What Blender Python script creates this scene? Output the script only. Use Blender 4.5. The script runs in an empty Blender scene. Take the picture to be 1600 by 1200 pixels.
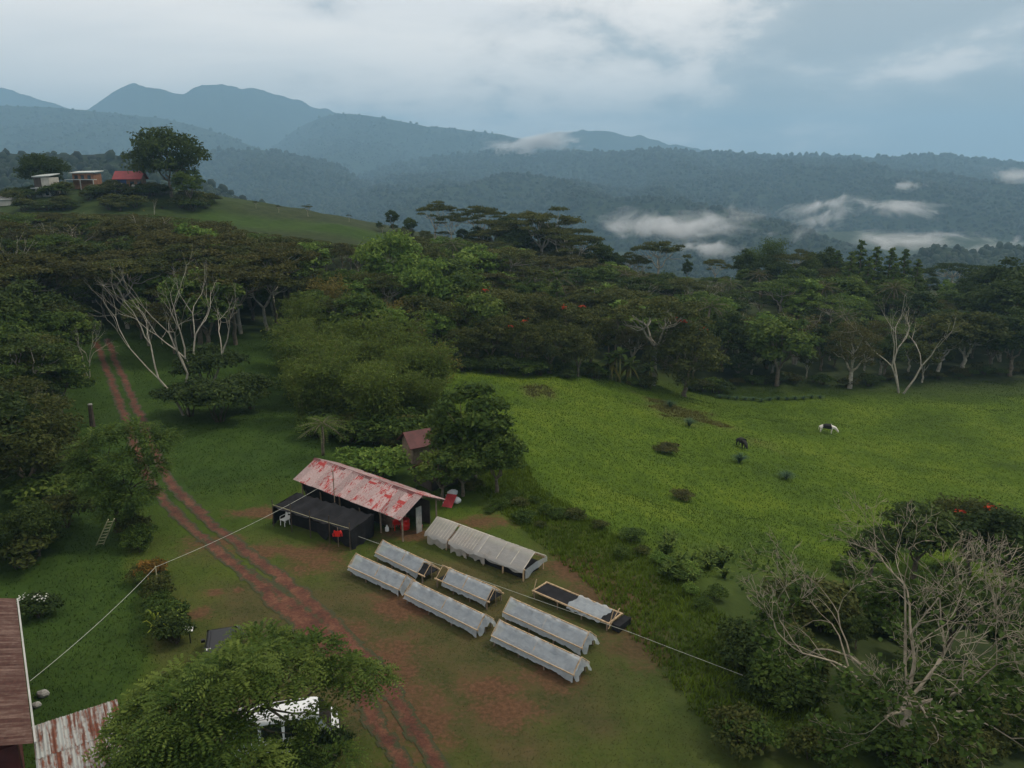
import bpy, math, random
import numpy as np
from mathutils import Vector, Matrix

# ---------------------------------------------------------------- camera, sky, sun, exposure
CAMZ, TH, FPX = 24.0, math.radians(15.2), 1232.0       # drone height above the yard, tilt, focal length in px of 1600
SC = bpy.context.scene
COL = SC.collection
cam_d = bpy.data.cameras.new('camera'); cam = bpy.data.objects.new('camera', cam_d); COL.objects.link(cam)
cam.location = (0, 0, CAMZ); cam.rotation_euler = (math.pi/2 - TH, 0, 0)
cam_d.sensor_width = 36; cam_d.lens = 36*FPX/1600; cam_d.clip_start = 0.5; cam_d.clip_end = 30000
SC.camera = cam
SUN_AZ, SUN_EL = math.radians(70), math.radians(52)     # azimuth from +Y towards +X
wd = bpy.data.worlds.new('World'); SC.world = wd; wd.use_nodes = True
SKY_STRENGTH = 0.115
def build_world():
    nt = wd.node_tree; N = nt.nodes; L = nt.links; N.clear()
    out = N.new('ShaderNodeOutputWorld'); bg = N.new('ShaderNodeBackground'); bg.inputs[1].default_value = SKY_STRENGTH
    L.new(bg.outputs[0], out.inputs[0])
    sky = N.new('ShaderNodeTexSky'); sky.sky_type = 'NISHITA'; sky.sun_disc = False
    sky.sun_elevation = SUN_EL; sky.sun_rotation = SUN_AZ; sky.air_density = 1.0; sky.dust_density = 2.0; sky.ozone_density = 1.5
    tc = N.new('ShaderNodeTexCoord'); sep = N.new('ShaderNodeSeparateXYZ'); L.new(tc.outputs['Generated'], sep.inputs[0])
    def math_(op, a, b=None, c=None, clamp=False):
        n = N.new('ShaderNodeMath'); n.operation = op; n.use_clamp = clamp
        for i, v in enumerate((a, b, c)):
            if v is None: continue
            if isinstance(v, (int, float)): n.inputs[i].default_value = v
            else: L.new(v, n.inputs[i])
        return n.outputs[0]
    def noise(vec, scale, detail, rough, dist=0.0):
        n = N.new('ShaderNodeTexNoise'); L.new(vec, n.inputs['Vector'])
        n.inputs['Scale'].default_value = scale; n.inputs['Detail'].default_value = detail
        n.inputs['Roughness'].default_value = rough; n.inputs['Distortion'].default_value = dist
        return n.outputs[0]
    def mapping(vec, loc, scale):
        m = N.new('ShaderNodeMapping'); L.new(vec, m.inputs[0]); m.inputs['Location'].default_value = loc; m.inputs['Scale'].default_value = scale
        return m.outputs[0]
    def smooth(v, a, b):
        m = N.new('ShaderNodeMapRange'); m.interpolation_type = 'SMOOTHSTEP'; L.new(v, m.inputs[0])
        m.inputs[1].default_value = a; m.inputs[2].default_value = b
        return m.outputs[0]
    def mix(f, a, b):
        m = N.new('ShaderNodeMix'); m.data_type = 'RGBA'
        if isinstance(f, (int, float)): m.inputs[0].default_value = f
        else: L.new(f, m.inputs[0])
        for i, v in ((6, a), (7, b)):
            if isinstance(v, tuple): m.inputs[i].default_value = (*v, 1)
            else: L.new(v, m.inputs[i])
        return m.outputs[2]
    # cloud deck: a flat layer seen in perspective (long streaks) plus heaped cumulus towards the horizon
    zc = math_('ADD', math_('MAXIMUM', sep.outputs[2], 0.0), 0.16)
    comb = N.new('ShaderNodeCombineXYZ'); L.new(math_('DIVIDE', sep.outputs[0], zc), comb.inputs[0]); L.new(math_('DIVIDE', sep.outputs[1], zc), comb.inputs[1])
    deck = noise(mapping(comb.outputs[0], (3.1, 0.4, 0), (0.9, 0.75, 1)), 1.0, 7, 0.52, 0.35)
    heap = noise(mapping(tc.outputs['Generated'], (0.32, 0.1, 0.05), (1.0, 1.0, 2.4)), 6.0, 10, 0.6, 0.2)
    blue = noise(mapping(comb.outputs[0], (8.1, 2.4, 0), (0.5, 0.9, 1)), 0.9, 6, 0.55, 0.3)
    # broad light: the cloud is thinner on the left of the valley, thicker to the right
    side = math_('MULTIPLY_ADD', sep.outputs[0], -0.95, 0.47, clamp=True)
    body = math_('ADD', math_('MULTIPLY', deck, 0.70), math_('MULTIPLY', heap, 0.85))
    lum = smooth(math_('ADD', body, math_('MULTIPLY', side, 0.48)), 0.72, 1.08)
    ramp = N.new('ShaderNodeValToRGB'); L.new(lum, ramp.inputs[0])
    e = ramp.color_ramp.elements
    e[0].position = 0.0; e[0].color = (4.2, 4.6, 4.8, 1)
    e[1].position = 1.0; e[1].color = (10.6, 9.9, 9.2, 1)
    m1 = ramp.color_ramp.elements.new(0.35); m1.color = (5.6, 5.8, 5.8, 1)
    m2 = ramp.color_ramp.elements.new(0.68); m2.color = (8.8, 8.3, 7.8, 1)
    cover = math_('MULTIPLY_ADD', smooth(blue, 0.42, 0.66), -0.2, 0.98)
    final = mix(cover, sky.outputs[0], ramp.outputs[0])
    L.new(final, bg.inputs[0])
build_world()
sd = bpy.data.lights.new('sun', 'SUN'); sun = bpy.data.objects.new('sun', sd); COL.objects.link(sun)
sd.energy = 2.3; sd.angle = math.radians(11); sd.color = (1.0, 0.90, 0.74)
sun.rotation_euler = Vector((-math.sin(SUN_AZ)*math.cos(SUN_EL), -math.cos(SUN_AZ)*math.cos(SUN_EL), -math.sin(SUN_EL))).to_track_quat('-Z', 'Y').to_euler()
sun.location = (60, 30, 120)
SC.view_settings.view_transform = 'Standard'; SC.view_settings.look = 'None'
SC.view_settings.exposure = 0.12; SC.view_settings.gamma = 1.0; SC.view_settings.use_curve_mapping = False
cy = SC.cycles
cy.max_bounces = 6; cy.diffuse_bounces = 3; cy.glossy_bounces = 2; cy.transmission_bounces = 4; cy.transparent_max_bounces = 12; cy.volume_bounces = 1
cy.use_denoising = True; cy.caustics_reflective = False; cy.caustics_refractive = False
cy.sample_clamp_indirect = 4.0

rng = np.random.default_rng(7)
R = random.Random(11)

# ---------------------------------------------------------------- pixels to places
def ray(px, py):
    u, v = (px-800)/FPX, (600-py)/FPX
    return np.array([u, math.cos(TH)+v*math.sin(TH), -math.sin(TH)+v*math.cos(TH)])
def at(px, py, z=0.0):                      # where the ray meets the height z
    d = ray(px, py); t = (z-CAMZ)/d[2]
    return Vector((d[0]*t, d[1]*t, z))
def aty(px, py, Y):                         # where the ray is Y metres ahead
    d = ray(px, py); t = Y/d[1]
    return Vector((d[0]*t, Y, CAMZ+d[2]*t))
def pix(p):
    c, s = math.cos(TH), math.sin(TH); z = p[2]-CAMZ
    f = p[1]*c - z*s; up = p[1]*s + z*c
    return 800+FPX*p[0]/f, 600-FPX*up/f

# ---------------------------------------------------------------- noise
def _h(ix, iy, s):
    n = (ix.astype(np.int64)*374761393 + iy.astype(np.int64)*668265263 + s*1442695041) & 0xffffffff
    n = ((n ^ (n >> 13))*1274126177) & 0xffffffff
    return ((n ^ (n >> 16)) & 0xffff)/65535.0
def vnoise(x, y, s=0):
    x = np.asarray(x, float); y = np.asarray(y, float)
    ix, iy = np.floor(x), np.floor(y); fx, fy = x-ix, y-iy
    fx = fx*fx*(3-2*fx); fy = fy*fy*(3-2*fy)
    a, b, c, d = _h(ix, iy, s), _h(ix+1, iy, s), _h(ix, iy+1, s), _h(ix+1, iy+1, s)
    return (a*(1-fx)+b*fx)*(1-fy) + (c*(1-fx)+d*fx)*fy
def fbm(x, y, o=4, s=0):
    t, a, n = 0.0, 1.0, 0.0
    for i in range(o):
        t = t + a*vnoise(np.asarray(x)*2**i, np.asarray(y)*2**i, s+i*17); n += a; a *= 0.5
    return t/n

# ---------------------------------------------------------------- land: heights from what the photograph shows touching the ground
CP = [(-30,20,0),(-15,20,0),(0,20,0),(10,22,0),(-30,35,0),(-15,35,0),(0,35,0),(7,36,0),(-25,50,0),(-10,50,0),(-2,48,0),(4,43,0),(-30,60,0),(-15,60,0),
      (-45,50,0),(-45,30,0),(0,5,0),(-30,5,0),(30,5,-3),(9,28,-.1),(60,10,-6),(-70,20,0),(-70,60,0),(-40,75,0.2),(-20,75,0),(-60,95,1.5),(-100,90,2),
      (-88,150,7),(-60,150,7.5),(-30,140,3),(-100,125,4),(-60,122,3),(-130,150,9),(-140,190,16),(-30,115,1),(-10,62,-.1),(-2,60,-.5),
      (-160,240,14),(-90,250,14),(-20,260,2),(60,260,-12),(160,260,-16),(130,200,-10),(170,140,-13),(120,60,-10),(90,40,-8),(-180,100,3),(-190,200,14),(40,34,-5),(28,28,-3.6)]
def _c(px, py, Y): p = aty(px, py, Y); CP.append((p.x, p.y, p.z))
for a in [(500,640,80),(130,318,185),(205,294,200),(20,312,195),(420,345,190),(370,338,192),(500,352,190),(580,366,190),(680,378,208),(860,430,195),(1030,450,190),(1200,452,200),
          (1450,470,200),(1600,480,200),(720,575,105),(950,590,115),(1100,615,120),(1300,600,130),(1600,590,140),(1290,677,100),(1155,700,88),(1000,750,72),(1500,750,85),
          (800,700,70),(760,640,84),(1600,680,105),(1100,880,48),(1200,870,53),(1300,900,50),(1500,900,54),(900,500,150),(1200,520,160),(1500,520,170),(900,800,60)]: _c(*a)
CP = np.array(CP, float)
def _U(r2): return np.where(r2 > 1e-9, r2*np.log(r2+1e-12), 0)
_n = len(CP); _K = _U(((CP[:, None, :2]-CP[None, :, :2])/100.0**1)**2 @ np.ones(2)); _P = np.c_[np.ones(_n), CP[:, :2]/100]
_A = np.zeros((_n+3, _n+3)); _A[:_n, :_n] = _K + np.eye(_n)*2e-4; _A[:_n, _n:] = _P; _A[_n:, :_n] = _P.T
_W = np.linalg.solve(_A, np.r_[CP[:, 2], 0, 0, 0])
def ground_z(x, y):
    x = np.atleast_1d(np.asarray(x, float)); y = np.atleast_1d(np.asarray(y, float))
    cx, cyy = np.clip(x, -200, 190), np.clip(y, -5, 265)
    z = np.zeros(x.shape)
    for i0 in range(0, x.size, 20000):
        s = slice(i0, i0+20000)
        r2 = ((cx.flat[s][:, None]-CP[:, 0])/100)**2 + ((cyy.flat[s][:, None]-CP[:, 1])/100)**2
        z.flat[s] = _U(r2) @ _W[:_n] + _W[_n] + _W[_n+1]*cx.flat[s]/100 + _W[_n+2]*cyy.flat[s]/100
    yard = np.exp(-((x+10)/26)**4 - ((y-40)/26)**4)
    z = z*(1-0.8*yard) + (fbm(x*0.12, y*0.12, 3, 5)-0.5)*(1.3-1.15*yard)*np.clip((np.hypot(x, y))/60, .2, 1)
    z = z + (fbm(x*0.7, y*0.7, 2, 9)-0.5)*(.16-.12*yard)
    out = np.maximum(np.maximum(np.abs(x)-190, y-262), 0); out = np.maximum(out, -(y+30))     # beyond the spur the land falls into the valley
    f = np.clip(out/420, 0, 1); f = f*f*(3-2*f)
    return z*(1-f) + f*(-128 + 14*fbm(x*0.004, y*0.004, 3, 3))
def gz(x, y): return float(ground_z(x, y)[0])
def hit(px, py):                            # where the ray through a pixel meets the land
    d = ray(px, py); ts = np.geomspace(20, 330, 420)
    g = CAMZ + d[2]*ts - ground_z(d[0]*ts, d[1]*ts)
    k = np.argmax(g < 0)
    t = ts[k] if g[k] < 0 else 300
    return Vector((d[0]*t, d[1]*t, gz(d[0]*t, d[1]*t)))

# ---------------------------------------------------------------- mesh helpers
def link(o, parent=None):
    COL.objects.link(o)
    if parent: o.parent = parent
    return o
def tag(o, label=None, cat=None, group=None, kind=None):
    if label: o['label'] = label
    if cat: o['category'] = cat
    if group: o['group'] = group
    if kind: o['kind'] = kind
    return o
def thing(name, label, cat, loc=(0, 0, 0), rz=0.0, group=None, scale=None):
    o = link(bpy.data.objects.new(name, None)); o.location = loc; o.rotation_euler = (0, 0, rz); o.empty_display_size = 0.3
    if scale is not None: o.scale = scale
    return tag(o, label, cat, group)
def mesh_np(name, V, Fq, mat, attrs=None, smooth=False):     # V (n,3), Fq (m,k) all faces with k corners
    V = np.asarray(V, np.float32); Fq = np.asarray(Fq, np.int32); m, k = Fq.shape
    me = bpy.data.meshes.new(name); me.vertices.add(len(V)); me.vertices.foreach_set('co', V.ravel())
    me.loops.add(m*k); me.loops.foreach_set('vertex_index', Fq.ravel())
    me.polygons.add(m); me.polygons.foreach_set('loop_start', np.arange(0, m*k, k, dtype=np.int32))
    me.polygons.foreach_set('use_smooth', np.full(m, smooth))
    for n, a in (attrs or {}).items():
        at_ = me.attributes.new(n, 'FLOAT', 'POINT'); at_.data.foreach_set('value', np.asarray(a, np.float32))
    me.update(calc_edges=True); me.validate()
    me.materials.append(mat)
    return me
class MB:                                    # boxes, bars, tubes and sheets gathered into ONE mesh
    def __init__(s): s.v = []; s.f = []
    def add(s, vs, fs):
        b = len(s.v); s.v += [tuple(p) for p in vs]; s.f += [tuple(b+i for i in f) for f in fs]; return s
    def box(s, x0, x1, y0, y1, z0, z1):
        return s.add([(x0,y0,z0),(x1,y0,z0),(x1,y1,z0),(x0,y1,z0),(x0,y0,z1),(x1,y0,z1),(x1,y1,z1),(x0,y1,z1)],
                     [(0,3,2,1),(4,5,6,7),(0,1,5,4),(1,2,6,5),(2,3,7,6),(3,0,4,7)])
    def tube(s, pts, rad, n=6, cap=True):
        pts = [Vector(p) for p in pts]; rad = rad if hasattr(rad, '__len__') else [rad]*len(pts); vs = []
        for i, p in enumerate(pts):
            t = (pts[min(i+1, len(pts)-1)]-pts[max(i-1, 0)]).normalized()
            a = t.cross(Vector((0, 0, 1)) if abs(t.z) < 0.9 else Vector((1, 0, 0))).normalized(); b = t.cross(a)
            vs += [p+(a*math.cos(2*math.pi*k/n)+b*math.sin(2*math.pi*k/n))*rad[i] for k in range(n)]
        fs = [(i*n+k, i*n+(k+1) % n, (i+1)*n+(k+1) % n, (i+1)*n+k) for i in range(len(pts)-1) for k in range(n)]
        if cap: fs += [tuple(range(n-1, -1, -1)), tuple(range((len(pts)-1)*n, len(pts)*n))]
        return s.add(vs, fs)
    def grid(s, rows):                       # rows of points
        m = len(rows[0]); vs = [p for r in rows for p in r]
        return s.add(vs, [(i*m+j, i*m+j+1, (i+1)*m+j+1, (i+1)*m+j) for i in range(len(rows)-1) for j in range(m-1)])
    def lathe(s, prof, n=12, c=(0, 0, 0)):
        vs = [(c[0]+r*math.cos(2*math.pi*k/n), c[1]+r*math.sin(2*math.pi*k/n), c[2]+z) for r, z in prof for k in range(n)]
        fs = [(i*n+k, i*n+(k+1) % n, (i+1)*n+(k+1) % n, (i+1)*n+k) for i in range(len(prof)-1) for k in range(n)]
        return s.add(vs, fs+[tuple(range(n-1, -1, -1)), tuple(range((len(prof)-1)*n, len(prof)*n))])
    def mesh(s, name, mat, smooth=False):
        me = bpy.data.meshes.new(name); me.from_pydata(s.v, [], s.f); me.materials.append(mat)
        if smooth: me.polygons.foreach_set('use_smooth', [True]*len(me.polygons))
        return me
    def build(s, name, mat, parent=None, smooth=False):
        return link(bpy.data.objects.new(name, s.mesh(name, mat, smooth)), parent)
def put(name, me, parent=None, loc=(0, 0, 0), rz=0.0):
    o = link(bpy.data.objects.new(name, me), parent); o.location = loc; o.rotation_euler = (0, 0, rz); return o

# ---------------------------------------------------------------- materials
def mat_new(name):
    m = bpy.data.materials.new(name); m.use_nodes = True; nt = m.node_tree; nt.nodes.clear()
    out = nt.nodes.new('ShaderNodeOutputMaterial'); return m, nt, out
class NT:
    def __init__(s, nt): s.nt = nt; s.N = nt.nodes; s.L = nt.links
    def put(s, sock, v):
        if isinstance(v, (int, float)): sock.default_value = v
        elif isinstance(v, tuple): sock.default_value = (*v, 1) if len(v) == 3 and sock.type == 'RGBA' else v
        else: s.L.new(v, sock)
    def math(s, op, a, b=None, c=None, clamp=False):
        n = s.N.new('ShaderNodeMath'); n.operation = op; n.use_clamp = clamp
        for i, v in enumerate((a, b, c)):
            if v is not None: s.put(n.inputs[i], v)
        return n.outputs[0]
    def noise(s, vec, scale, detail=4, rough=0.55, dist=0.0):
        n = s.N.new('ShaderNodeTexNoise')
        if vec is not None: s.L.new(vec, n.inputs['Vector'])
        n.inputs['Scale'].default_value = scale; n.inputs['Detail'].default_value = detail; n.inputs['Roughness'].default_value = rough; n.inputs['Distortion'].default_value = dist
        return n.outputs[0]
    def ramp(s, f, stops):
        n = s.N.new('ShaderNodeValToRGB'); s.put(n.inputs[0], f); e = n.color_ramp.elements
        while len(e) < len(stops): e.new(0.5)
        for q, (p, c) in zip(e, stops): q.position = p; q.color = (*c, 1)
        return n.outputs[0]
    def mix(s, f, a, b, mode='MIX'):
        n = s.N.new('ShaderNodeMix'); n.data_type = 'RGBA'; n.blend_type = mode
        s.put(n.inputs[0], f); s.put(n.inputs[6], a); s.put(n.inputs[7], b); return n.outputs[2]
    def step(s, v, a, b):
        n = s.N.new('ShaderNodeMapRange'); n.interpolation_type = 'SMOOTHSTEP'; s.put(n.inputs[0], v); n.inputs[1].default_value = a; n.inputs[2].default_value = b; return n.outputs[0]
    def attr(s, name):
        n = s.N.new('ShaderNodeAttribute'); n.attribute_name = name; return n.outputs['Fac']
    def pos(s): return s.N.new('ShaderNodeNewGeometry').outputs['Position']
    def obj(s): return s.N.new('ShaderNodeTexCoord').outputs['Object']
    def rnd(s): return s.N.new('ShaderNodeObjectInfo').outputs['Random']
    def scale(s, vec, sc, rot=(0, 0, 0)):
        n = s.N.new('ShaderNodeMapping'); s.L.new(vec, n.inputs[0]); n.inputs['Scale'].default_value = sc; n.inputs['Rotation'].default_value = rot; return n.outputs[0]
    def bsdf(s, col, rough=0.7, spec=0.3, metal=0.0, bump=None, bstr=0.4, bdist=0.05):
        n = s.N.new('ShaderNodeBsdfPrincipled'); s.put(n.inputs['Base Color'], col); s.put(n.inputs['Roughness'], rough)
        n.inputs['Specular IOR Level'].default_value = spec; n.inputs['Metallic'].default_value = metal
        if bump is not None:
            b = s.N.new('ShaderNodeBump'); b.inputs['Strength'].default_value = bstr; b.inputs['Distance'].default_value = bdist; s.L.new(bump, b.inputs['Height']); s.L.new(b.outputs[0], n.inputs['Normal'])
        return n.outputs[0]
def simple(name, col, rough=0.7, spec=0.3, metal=0.0, var=0.25, sc=3.0):
    m, nt, out = mat_new(name); t = NT(nt); n = t.noise(t.obj(), sc, 5)
    dark = tuple(c*(1-var) for c in col); lite = tuple(min(1, c*(1+var)) for c in col)
    nt.links.new(t.bsdf(t.ramp(n, [(.3, dark), (.7, lite)]), rough, spec, metal, n, 0.15, 0.02), out.inputs[0]); return m
def leaf_mat(name, dark, mid, lite, trans=0.3, hue=0.5, rough=0.65):
    m, nt, out = mat_new(name); t = NT(nt); f_ = .95 if name in ('leaf_olive', 'leaf_brown', 'leaf_dark', 'leaf_green') else 1.0; dark, mid, lite = [tuple(x*f_ for x in c) for c in (dark, mid, lite)]
    v = t.math('ADD', t.math('MULTIPLY', t.attr('v'), 0.75), t.math('MULTIPLY', t.rnd(), 0.25*hue*2))
    c = t.ramp(v, [(0.08, dark), (0.5, mid), (0.95, lite)])
    p = t.bsdf(c, rough, 0.08)
    tr = t.N.new('ShaderNodeBsdfTranslucent'); t.put(tr.inputs[0], t.mix(0.5, c, lite))
    mx = t.N.new('ShaderNodeMixShader'); mx.inputs[0].default_value = trans; t.L.new(p, mx.inputs[1]); t.L.new(tr.outputs[0], mx.inputs[2])
    t.L.new(mx.outputs[0], out.inputs[0]); return m
M = {}
M['leaf_olive'] = leaf_mat('leaf_olive', (.022,.034,.009), (.054,.068,.016), (.120,.120,.034))
M['leaf_brown'] = leaf_mat('leaf_brown', (.028,.033,.010), (.060,.063,.017), (.122,.108,.034))
M['leaf_dark'] = leaf_mat('leaf_dark', (.014,.028,.008), (.034,.056,.014), (.080,.110,.026))
M['leaf_green'] = leaf_mat('leaf_green', (.022,.044,.010), (.054,.092,.017), (.140,.185,.038))
M['leaf_bright'] = leaf_mat('leaf_bright', (.035,.075,.014), (.085,.150,.026), (.20,.27,.055))
M['leaf_bamboo'] = leaf_mat('leaf_bamboo', (.038,.060,.011), (.080,.118,.020), (.165,.200,.042))
M['leaf_ochre'] = leaf_mat('leaf_ochre', (.060,.060,.014), (.125,.110,.026), (.24,.19,.050))
M['leaf_blue'] = leaf_mat('leaf_blue', (.030,.060,.030), (.055,.100,.050), (.10,.155,.08))
M['leaf_yellow'] = leaf_mat('leaf_yellow', (.06,.10,.012), (.15,.20,.025), (.32,.33,.05))
M['leaf_orange'] = leaf_mat('leaf_orange', (.05,.05,.012), (.15,.09,.02), (.34,.17,.04))
M['flower_red'] = leaf_mat('flower_red', (.25,.02,.01), (.45,.04,.02), (.60,.10,.04))
M['flower_white'] = leaf_mat('flower_white', (.5,.5,.45), (.7,.7,.65), (.8,.8,.75))
M['far_leaf'] = leaf_mat('far_leaf', (.008,.014,.008), (.015,.025,.012), (.028,.042,.018), trans=0.0)
M['bark_pale'] = simple('bark_pale', (.32,.29,.235), .85, .1, var=.35, sc=2.5)
M['bark_light'] = simple('bark_light', (.27,.23,.175), .85, .1, var=.35, sc=2.5)
M['bark'] = simple('bark', (.14,.115,.085), .9, .1, var=.4, sc=2.5)
M['bark_dark'] = simple('bark_dark', (.07,.055,.042), .9, .1, var=.4, sc=2.5)
M['culm'] = simple('culm', (.16,.16,.05), .6, .3, var=.4, sc=1.5)
M['wood'] = simple('wood', (.40,.29,.18), .8, .15, var=.35, sc=4)
M['wood_pale'] = simple('wood_pale', (.50,.46,.40), .8, .15, var=.25, sc=4)
M['wood_old'] = simple('wood_old', (.20,.15,.11), .85, .15, var=.4, sc=4)
M['bamboo_pole'] = simple('bamboo_pole', (.36,.33,.20), .6, .25, var=.3, sc=5)
M['net'] = simple('net', (.012,.012,.014), .85, .15, var=.4, sc=2)
M['wall_dark'] = simple('wall_dark', (.06,.05,.045), .9, .1, var=.4, sc=1)
M['white_paint'] = simple('white_paint', (.72,.72,.70), .5, .3, var=.12, sc=2)
M['white_plastic'] = simple('white_plastic', (.78,.78,.77), .35, .4, var=.05, sc=2)
M['red_plastic'] = simple('red_plastic', (.58,.02,.015), .35, .4, var=.2, sc=2)
M['red_paint'] = simple('red_paint', (.36,.03,.035), .5, .3, var=.3, sc=2)
M['maroon'] = simple('maroon', (.085,.026,.026), .6, .25, var=.4, sc=1.2)
M['rope'] = simple('rope', (.40,.41,.36), .7, .2, var=.2, sc=4)
M['black_paint'] = simple('black_paint', (.010,.010,.012), .42, .3, var=.2, sc=1)
M['white_car'] = simple('white_car', (.74,.76,.78), .25, .5, var=.05, sc=1)
M['glass'] = simple('glass', (.012,.015,.018), .08, .7, var=.2, sc=1)
M['tyre'] = simple('tyre', (.018,.018,.018), .9, .1, var=.3, sc=3)
M['chrome'] = simple('chrome', (.55,.55,.55), .3, .5, .9, var=.1)
M['lamp_red'] = simple('lamp_red', (.35,.01,.01), .2, .5)
M['stone'] = simple('stone', (.28,.27,.25), .9, .2, var=.3, sc=3)
M['brick_wall'] = simple('brick_wall', (.20,.10,.06), .85, .15, var=.35, sc=1.5)
M['blue_wall'] = simple('blue_wall', (.04,.07,.16), .8, .2, var=.2, sc=1)
M['cream_wall'] = simple('cream_wall', (.40,.38,.34), .8, .2, var=.2, sc=.8)
M['white_roof'] = simple('white_roof', (.42,.45,.44), .6, .3, var=.15, sc=.6)
M['grey_roof'] = simple('grey_roof', (.40,.40,.38), .6, .3, var=.2, sc=.8)
M['red_roof'] = simple('red_roof', (.26,.035,.04), .55, .3, var=.25, sc=.6)
def plastic(name, tint, clear, dirt):
    m, nt, out = mat_new(name); t = NT(nt); o = t.obj()
    n = t.noise(o, 1.6, 5, .55); n2 = t.noise(t.scale(o, (1.6, 2.6, 2.6)), 1.4, 4, .5, 1.2)
    c = t.ramp(n, [(.3, tuple(x*.93 for x in tint)), (.7, tint)])
    c = t.mix(t.math('MULTIPLY', t.step(n, .52, .75), dirt), c, (.30, .25, .19))
    d = t.bsdf(c, 0.28, 0.55, 0, n2, 0.6, 0.06)
    tl = t.N.new('ShaderNodeBsdfTranslucent'); t.put(tl.inputs[0], c)
    m1 = t.N.new('ShaderNodeMixShader'); m1.inputs[0].default_value = .35; t.L.new(d, m1.inputs[1]); t.L.new(tl.outputs[0], m1.inputs[2])
    tp = t.N.new('ShaderNodeBsdfTransparent'); m2 = t.N.new('ShaderNodeMixShader'); t.put(m2.inputs[0], t.math('MULTIPLY', t.math('MULTIPLY_ADD', n2, .5, .75), clear))
    t.L.new(m1.outputs[0], m2.inputs[1]); t.L.new(tp.outputs[0], m2.inputs[2]); t.L.new(m2.outputs[0], out.inputs[0]); return m
M['film'] = plastic('film', (.66,.73,.79), .50, .0)
M['film_old'] = plastic('film_old', (.52,.51,.49), .34, .35)
def roof_faded():                            # pink, sun-bleached sheets with flaking red paint
    m, nt, out = mat_new('faded_red_roof'); t = NT(nt); o = t.obj(); r = t.rnd()
    off = t.N.new('ShaderNodeVectorMath'); off.operation = 'ADD'; t.L.new(o, off.inputs[0])
    cb = t.N.new('ShaderNodeCombineXYZ'); t.put(cb.inputs[0], t.math('MULTIPLY', r, 37.0)); t.put(cb.inputs[1], t.math('MULTIPLY', r, 91.0)); t.L.new(cb.outputs[0], off.inputs[1])
    p = off.outputs[0]
    flake = t.noise(t.scale(p, (11.0, 2.6, 2.6)), 1.3, 3, .7); patch = t.noise(p, .8, 2, .5); fine = t.noise(p, 9, 4, .6)
    k = t.math('ADD', t.math('MULTIPLY', flake, .75), t.math('MULTIPLY', patch, .75))
    k = t.math('ADD', k, t.math('MULTIPLY', r, .12))
    so = t.N.new('ShaderNodeSeparateXYZ'); t.L.new(o, so.inputs[0]); cv = t.N.new('ShaderNodeCombineXYZ'); t.put(cv.inputs[0], t.math('MULTIPLY', r, 61.0)); t.put(cv.inputs[1], so.outputs[1])
    block = t.noise(cv.outputs[0], 1.15, 1, .4); k = t.math('MAXIMUM', k, t.math('MULTIPLY_ADD', t.step(block, .64, .70), .56, .4)); tone = t.math('MULTIPLY_ADD', r, .5, .70)
    base = t.ramp(fine, [(.3, (.27,.19,.185)), (.7, (.42,.315,.31))])
    red = t.ramp(fine, [(.3, (.20,.018,.018)), (.7, (.36,.035,.035))])
    c = t.mix(t.step(k, .85, .93), base, red)
    sc_ = t.N.new('ShaderNodeVectorMath'); sc_.operation = 'SCALE'; t.L.new(c, sc_.inputs[0]); t.L.new(tone, sc_.inputs['Scale']); c = sc_.outputs[0]
    t.L.new(t.bsdf(c, .55, .3), out.inputs[0]); return m
M['roof_faded'] = roof_faded()
def rusty(name, base, rust, lo, hi):
    m, nt, out = mat_new(name); t = NT(nt); o = t.obj(); r = t.rnd()
    off = t.N.new('ShaderNodeVectorMath'); off.operation = 'ADD'; t.L.new(o, off.inputs[0])
    cb = t.N.new('ShaderNodeCombineXYZ'); t.put(cb.inputs[0], t.math('MULTIPLY', r, 53.0)); t.L.new(cb.outputs[0], off.inputs[1])
    s = t.noise(t.scale(off.outputs[0], (5.0, .5, .5)), 1.0, 5, .6); f = t.noise(off.outputs[0], 7, 5, .6)
    k = t.math('ADD', t.math('MULTIPLY', s, .8), t.math('MULTIPLY', f, .25))
    c = t.mix(t.step(k, lo, hi), base, t.ramp(f, [(.3, rust), (.7, tuple(x*2.0 for x in rust))]))
    t.L.new(t.bsdf(c, .7, .25), out.inputs[0]); return m
M['rust_dark'] = rusty('rust_dark', (.20,.13,.105), (.045,.019,.015), .34, .60)
M['rust_light'] = rusty('rust_light', (.33,.34,.325), (.085,.028,.016), .44, .60)

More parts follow.
